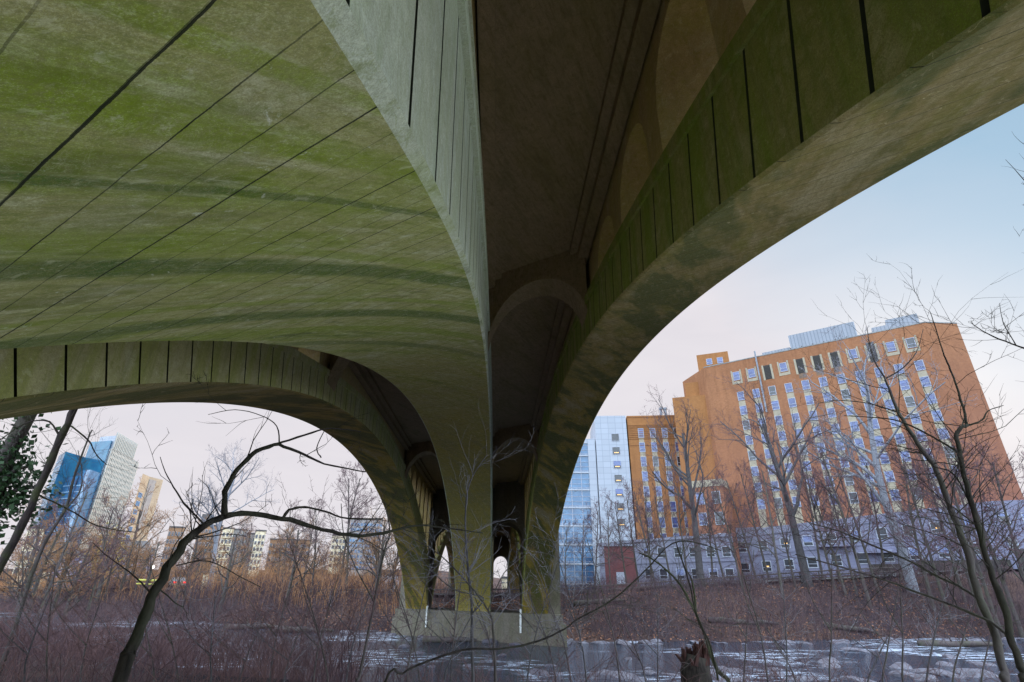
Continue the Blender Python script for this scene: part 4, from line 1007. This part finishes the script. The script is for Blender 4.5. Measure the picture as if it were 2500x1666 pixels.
sapling('fallen_branch_tree','long low branch rising from bottom centre to the right, then hanging down again',[
 ([(930,1690),(982,1645),(1036,1618),(1133,1587),(1223,1584),(1314,1566),(1379,1535),(1418,1508),(1500,1462),(1577,1392),(1624,1340),(1659,1322),(1711,1328),(1760,1345)],(4.8,6.2),(7,3)),
 ([(1650,1324),(1682,1422),(1700,1498),(1735,1579),(1752,1660)],(6.,6.3),(4,6)),
],M['barkdark'],M['bark'],7,tw=.17,twl=.6)
sapling('bank_tree','mossy leaning tree in the lower middle right, arching over the river',[
 ([(1790,1690),(1752,1640),(1723,1560),(1690,1480),(1655,1420),(1600,1370),(1560,1350)],(7.4,8.2),(12,3)),
 ([(1700,1500),(1690,1420),(1665,1370),(1670,1330)],(7.8,8),(6,2)),
],M['barkmoss'],M['bark'],8,tw=.2,twl=.6)
sapling('forked_tree','double stemmed mossy tree at the bottom right corner, left stem with side branches',[
 ([(2475,1720),(2452,1640),(2425,1538),(2392,1463),(2359,1334),(2326,1259),(2287,1150),(2251,1100),(2214,1040),(2193,1005),(2174,957),(2160,922)],(6.5,8),(25,5)),
 ([(2160,922),(2136,883),(2123,839),(2117,800)],(8,8.2),(5,1.5)),
 ([(2162,925),(2196,905),(2219,885),(2241,852),(2254,804)],(8,8.2),(5,1.5)),
 ([(2392,1463),(2340,1430),(2294,1410),(2208,1364),(2123,1329),(2050,1298),(1981,1278),(1932,1259)],(7,8),(9,2)),
 ([(2195,1008),(2120,985),(2040,978),(2000,985)],(8,8),(4,1.5)),
 ([(2470,1560),(2419,1519),(2327,1479),(2238,1446),(2169,1420),(2060,1387),(1942,1354)],(6.6,7.6),(10,3)),
],M['bark'],M['barkdark'],9,'tree',tw=.2,twl=.75)
sapling('forked_tree','mossy right stem at the bottom right corner, kinked halfway up before the hospital end',[
 ([(2520,1720),(2500,1650),(2471,1571),(2455,1492),(2425,1413),(2402,1334),(2382,1259),(2353,1160),(2342,1100),(2334,1062),(2352,1042),(2362,1038)],(6.2,7.4),(22,8)),
 ([(2362,1038),(2346,976),(2321,903),(2305,868),(2283,797),(2270,760)],(7.4,7.8),(7,1.5)),
 ([(2362,1038),(2397,1027),(2413,1003),(2450,990)],(7.4,7.6),(6,2)),
 ([(2340,1105),(2300,1080),(2200,1030),(2130,1020),(2060,1015)],(7.3,7.5),(7,2)),
 ([(2385,1262),(2330,1160),(2280,1140),(2300,1130),(2400,1150)],(7,7.2),(5,2)),
],M['barkdark'],M['barkdark'],10,'tree',tw=.2,twl=.75)
sapling('overhanging_branch','bare twiggy branch reaching in from the right edge above the hospital roof',[
 ([(2620,900),(2540,865),(2470,840),(2410,815),(2370,788)],(6,6.4),(7,2)),
 ([(2480,842),(2450,790),(2440,740)],(6.1,6.3),(3,1)),
 ([(2620,560),(2540,500),(2500,440),(2455,390)],(6,6.3),(5,1)),
],M['barkdark'],M['barkdark'],11,'branch',tw=.16,twl=.5,root_down=False)
rng=random.Random(77)
for i in range(36):
    px=[40,120,200,330,380,450,520,580,640,700,760,800,830,990,1020,1080,1110,1230,1290,1350,1400,1450,1520,1590,1620,1820,1880,1920,1960,2040,2110,2160,2200,2270,2330,2390][i]+rng.uniform(-15,15); d=rng.uniform(6,13)
    h=rng.uniform(200,420); lx=rng.uniform(-120,120)
    sapling('sapling','thin leafless sapling on the near bank, %s from the left edge'%ordi(i),[([(px,1700),(px+lx*.2,1700-h*.35),(px+lx*.6,1700-h*.7),(px+lx,1700-h)],(d,d+.4),(5,1.5)),
      ([(px+lx*.25,1700-h*.4),(px+lx*.1-50,1700-h*.62),(px-70,1700-h*.8)],(d,d+.3),(3,1.2))],M['bark'] if i%3 else M['barkgrey'],M['twig'] if i%3 else M['twigpale'],100+i,tw=.16,twl=.45,group='saplings on the near bank')
# ivy clad tree at far left
q=at(-8,1200,17); g=h1(q.x,q.y); iv=tag(empty('ivy_tree',(q.x,q.y,g)),'ivy covered tree with dark green leaves at the left edge','tree')
m=MB(); pts=[Vector((q.x,q.y,g-.3)),Vector((q.x+.1,q.y,g+2)),Vector((q.x-.1,q.y,g+4.5)),Vector((q.x+.2,q.y,g+7)),Vector((q.x+.4,q.y,g+10))]; m.tube(pts,[.22,.2,.17,.13,.08],9)
limbs=[]
for k,(x,y) in enumerate(((70,1140),(95,1190),(40,1080),(60,1040),(50,1230))):
    e=at(x,y,16.6); s=Vector((q.x,q.y,e.z-.5)); m.tube([s,s.lerp(e,.5)+Vector((0,0,.2)),e],[.07,.05,.02],6); limbs.append((s,e))
m.build('trunk',M['bark'],iv,True)
m=MB(); r2=random.Random(8)
for i in range(1500):
    if i%3: 
        s,e=limbs[r2.choice([0,1,1,4,0,2])]; c=s.lerp(e,r2.random()**.8*.95)+Vector((r2.gauss(0,.3),r2.gauss(0,.3),r2.gauss(0,.26)))
    else: c=Vector((q.x,q.y,g+r2.uniform(2.5,8)))+Vector((r2.gauss(0,.28),r2.gauss(0,.28),0))
    s=r2.uniform(.035,.07); a=Vector((r2.gauss(0,1),r2.gauss(0,1),r2.gauss(0,1))).normalized(); b=a.cross(Vector((r2.random(),.3,1))).normalized()
    m.quad(c-a*s*1.3,c-b*s,c+a*s*1.3,c+b*s)
m.build('ivy_leaves',M['ivy'],iv)
# fallen logs
rng=random.Random(61)
for i,(px,d,L,lb) in enumerate(((1460,58,5,'fallen log on the far bank right of the pier'),(1800,56,6,'long fallen log low on the far bank below the hospital'),(2050,60,4,'short log lying high on the far bank below the sycamore'),(2300,56,6,'fallen log near the water behind the right stems'),(640,60,5,'fallen log on the left far bank under the arch'),(1105,44.6,4,'driftwood log lodged against the foot of the pier'),(760,55,5,'driftwood log at the water line left of the pier'))):
    q=at(px,1420,d); x,y=q.x,q.y; a=rng.uniform(-.4,.4); m=MB(); pts=[]
    for k in range(6):
        t=k/5-.5; xx=x+math.cos(a)*L*t; yy=y+math.sin(a)*L*t; pts.append(Vector((xx,yy,max(h1(xx,yy),-3.85)+.22+rng.uniform(-.04,.06))))
    m.tube(pts,[.26,.24,.21,.2,.16,.1],8)
    for k in range(3): b=pts[1+k]; m.tube([b,b+Vector((rng.uniform(-.5,.5),rng.uniform(-.3,.3),rng.uniform(.4,1.)))],[.07,.02],5)
    tag(m.build('fallen_log',M['bark'],None,True),lb,'log')
# dead stump
q=at(1700,1640,10.5); g=h1(q.x,q.y)
st=tag(empty('tree_stump',(q.x,q.y,q.z-.9)),'broken dark stump with reddish splintered top at the bottom, right of centre','stump')
m=MB(); r2=random.Random(4); c0=Vector((q.x,q.y,q.z-1.2))
m.tube([c0,c0+Vector((.02,0,.6)),c0+Vector((-.02,0,1.2)),c0+Vector((.03,0,1.42))],[.36,.29,.24,.2],12,cap=True)
m.build('trunk',M['barkdark'],st,True)
m=MB()
for i in range(70):
    a=r2.random()*6.28; rr=.2*math.sqrt(r2.random()); b=c0+Vector((rr*math.cos(a),rr*math.sin(a),1.3)); m.tube([b,b+Vector((r2.gauss(0,.05),r2.gauss(0,.05),r2.uniform(.05,.24)+.12*(math.cos(a)>.3)))],[.05,.015],5)
m.build('splinters',simple('rotten_red_wood',(.08,.03,.025),(.035,.016,.016),6,.9),st)
# ------------------------------------------------------------------ brambles and thickets (uncountable)
def stems(n,xr,yr,test,hr,rad0,mat,name,label,cat,seed,seg=4,arch=.5,zbase=None,leaf=0):
    r=random.Random(seed); m=MB(); c=0; tries=0
    while c<n and tries<n*20:
        tries+=1
        x=r.uniform(*xr); y=r.uniform(*yr); w=test(x,y)
        if r.random()>w: continue
        c+=1; z=h1(x,y)-.05; H=r.uniform(*hr)*(1.35 if (x>5 and y<30) else 1)*(.6+.4*w)*(1+float(vn(np.array(x),np.array(y),3.1,5))*.9+float(vn(np.array(x),np.array(y),13.,8))*1.0); a=r.random()*6.28; bend=r.uniform(.1,1)*arch*H
        pts=[];rs=[]; 
        for k in range(seg+1):
            t=k/seg; pts.append(Vector((x+math.cos(a)*bend*t*t+r.gauss(0,.04)*H*t,y+math.sin(a)*bend*t*t+r.gauss(0,.04)*H*t,z+H*(t-.28*arch*t*t*r.uniform(.5,1.5))))); rs.append(rad0*(1-.75*t))
        m.tube(pts,rs,3,cap=False)
        for b in range(2):
            j=r.randint(1,seg-1); p=pts[j]; aa=r.random()*6.28; l=H*r.uniform(.15,.4)
            m.tube([p,p+Vector((math.cos(aa)*l*.5,math.sin(aa)*l*.5,l*.45)),p+Vector((math.cos(aa)*l,math.sin(aa)*l,l*.6))],[rad0*.55,rad0*.4,rad0*.15],3,cap=False)
    o=m.build(name,mat); tag(o,label,cat,kind='stuff'); return o
def tn(x,y):
    d=math.hypot(x,y)
    if y<4 or y>float(near_sh(x))+.5 or d<5.5: return 0
    a=math.degrees(math.atan2(x,y))
    w=1.0 if a<-12 else .38 if a<20 else .75
    if d<8: w*=.35
    return w
stems(13000,(-34,26),(4,40),tn,(.9,2.2),.0062,M['brush'],'brambles','dense purple brown bramble thicket covering the near bank at lower left','brambles',31,5,.75)
def tf(x,y):
    df=y-float(far_sh(x))
    if df<.3 or df>30: return 0
    if -12<x<8 and 0<df<14: return .05
    return 1.0 if df<17 else .6
stems(16000,(-75,62),(42,125),tf,(.6,2.6),.018,M['brush2'],'bank_thicket','low leafless undergrowth covering the far bank','undergrowth',32,3,.5)
def th(x,y):
    df=y-float(far_sh(x)); 
    return 1. if 8<df<75 and x<-8 else 0
stems(7000,(-140,-8),(60,190),th,(1.8,4.8),.028,M['brushw'],'dry_thicket','tall dry orange brown thicket rising on the far left bank','thicket',33,3,.35)
# dead leaves scattered on the far bank
m=MB(); r2=random.Random(9)
for i in range(16000):
    x=r2.uniform(-30,50); df=r2.uniform(.5,18); y=float(far_sh(x))+df; z=h1(x,y)+r2.uniform(.02,.1); s=r2.uniform(.04,.11)
    a=Vector((r2.gauss(0,1),r2.gauss(0,1),r2.gauss(0,.4))).normalized(); b=a.cross(Vector((r2.gauss(0,.4),r2.gauss(0,.4),1))).normalized(); c=Vector((x,y,z)); m.quad(c-a*s,c-b*s,c+a*s,c+b*s)
tag(m.build('fallen_leaves',M['deadleaf']),'reddish fallen leaves strewn over the far bank','leaves',kind='stuff')
# ------------------------------------------------------------------ sky, sun
SUN_AZ=rad(37); SUN_EL=rad(13)
w=bpy.data.worlds.new('World'); SC.world=w; w.use_nodes=True; t=w.node_tree; nd=t.nodes; bg=nd['Background']
sky=nd.new('ShaderNodeTexSky'); sky.sky_type='NISHITA'; sky.sun_disc=False; sky.sun_elevation=SUN_EL; sky.sun_rotation=SUN_AZ; sky.air_density=1.; sky.dust_density=1.5
tc=nd.new('ShaderNodeTexCoord'); nz=nd.new('ShaderNodeTexNoise'); nz.inputs['Scale'].default_value=2.2; nz.inputs['Detail'].default_value=6; nz.inputs['Distortion'].default_value=.4
mp=nd.new('ShaderNodeMapping'); mp.inputs['Scale'].default_value=(1,1,2.6); t.links.new(tc.outputs['Generated'],mp.inputs[0]); t.links.new(mp.outputs[0],nz.inputs['Vector'])
dv=nd.new('ShaderNodeVectorMath'); dv.operation='DOT_PRODUCT'; t.links.new(tc.outputs['Generated'],dv.inputs[0])
bd=Vector((math.sin(rad(62))*math.cos(rad(38)),math.cos(rad(62))*math.cos(rad(38)),math.sin(rad(38)))); dv.inputs[1].default_value=bd
mr=nd.new('ShaderNodeMapRange'); mr.inputs['From Min'].default_value=.83; mr.inputs['From Max'].default_value=.985; mr.inputs['To Min'].default_value=1; mr.inputs['To Max'].default_value=.1; t.links.new(dv.outputs['Value'],mr.inputs[0])
ml_=nd.new('ShaderNodeMath'); ml_.operation='MULTIPLY_ADD'; t.links.new(nz.outputs[0],ml_.inputs[0]); ml_.inputs[1].default_value=.5; ml_.inputs[2].default_value=-.25
ad=nd.new('ShaderNodeMath'); ad.operation='ADD'; ad.use_clamp=True; t.links.new(mr.outputs[0],ad.inputs[0]); t.links.new(ml_.outputs[0],ad.inputs[1])
mx=nd.new('ShaderNodeMix'); mx.data_type='RGBA'; t.links.new(ad.outputs[0],mx.inputs[0])
SK=.11
gain=nd.new('ShaderNodeMix'); gain.data_type='RGBA'; gain.blend_type='MULTIPLY'; gain.inputs[0].default_value=1; t.links.new(sky.outputs[0],gain.inputs[6]); gain.inputs[7].default_value=(1.0,1.0,1.1,1)
base=nd.new('ShaderNodeMix'); base.data_type='RGBA'; base.inputs[0].default_value=.75; t.links.new(gain.outputs[2],base.inputs[6]); base.inputs[7].default_value=(.36/SK,.60/SK,.80/SK,1)
t.links.new(base.outputs[2],mx.inputs[6]); n2_=nd.new('ShaderNodeTexNoise'); n2_.inputs['Scale'].default_value=3.; n2_.inputs['Detail'].default_value=7; n2_.inputs['Distortion'].default_value=.8
mp2=nd.new('ShaderNodeMapping'); mp2.inputs['Scale'].default_value=(.8,2.2,5); mp2.inputs['Rotation'].default_value=(0,.15,.6); t.links.new(tc.outputs['Generated'],mp2.inputs[0]); t.links.new(mp2.outputs[0],n2_.inputs['Vector'])
cr_=nd.new('ShaderNodeMix'); cr_.data_type='RGBA'; t.links.new(n2_.outputs[0],cr_.inputs[0]); cr_.inputs[6].default_value=(.74/SK,.71/SK,.765/SK,1); cr_.inputs[7].default_value=(.86/SK,.82/SK,.855/SK,1); t.links.new(cr_.outputs[2],mx.inputs[6+1])
sp=nd.new('ShaderNodeSeparateXYZ'); t.links.new(tc.outputs['Generated'],sp.inputs[0])
def mrn(src,a,b,c,d):
    q=nd.new('ShaderNodeMapRange'); q.interpolation_type='SMOOTHSTEP'; q.inputs['From Min'].default_value=a; q.inputs['From Max'].default_value=b; q.inputs['To Min'].default_value=c; q.inputs['To Max'].default_value=d; t.links.new(src,q.inputs[0]); return q.outputs[0]
g1=mrn(sp.outputs[2],.62,.85,1.,4.4); g2=mrn(sp.outputs[1],.1,.46,4.4,1.)  # sky overhead and behind the view brightened as added fill for the underside
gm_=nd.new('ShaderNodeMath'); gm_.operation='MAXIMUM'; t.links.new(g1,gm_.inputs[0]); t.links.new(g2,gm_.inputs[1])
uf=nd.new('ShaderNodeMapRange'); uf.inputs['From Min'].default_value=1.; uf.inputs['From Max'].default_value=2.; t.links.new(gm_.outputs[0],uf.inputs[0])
um=nd.new('ShaderNodeMix'); um.data_type='RGBA'; t.links.new(uf.outputs[0],um.inputs[0]); t.links.new(mx.outputs[2],um.inputs[6]); um.inputs[7].default_value=(.60/SK,.72/SK,.84/SK,1)
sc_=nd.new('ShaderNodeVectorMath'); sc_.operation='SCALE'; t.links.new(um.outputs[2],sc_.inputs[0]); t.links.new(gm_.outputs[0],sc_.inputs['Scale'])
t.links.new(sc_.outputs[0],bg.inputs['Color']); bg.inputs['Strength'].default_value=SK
sl=bpy.data.lights.new('sun','SUN'); sl.energy=3.6; sl.angle=rad(.6); sl.color=(1,.78,.58); so=bpy.data.objects.new('sun',sl); col.objects.link(so)
sd=Vector((math.sin(SUN_AZ)*math.cos(SUN_EL),math.cos(SUN_AZ)*math.cos(SUN_EL),math.sin(SUN_EL))); so.rotation_euler=sd.to_track_quat('Z','Y').to_euler()
SC.view_settings.view_transform='Standard'; SC.view_settings.look='None'; SC.view_settings.gamma=1; SC.view_settings.exposure=0
SC.cycles.max_bounces=8; SC.cycles.diffuse_bounces=5; SC.cycles.glossy_bounces=3
SC.cycles.use_denoising=True
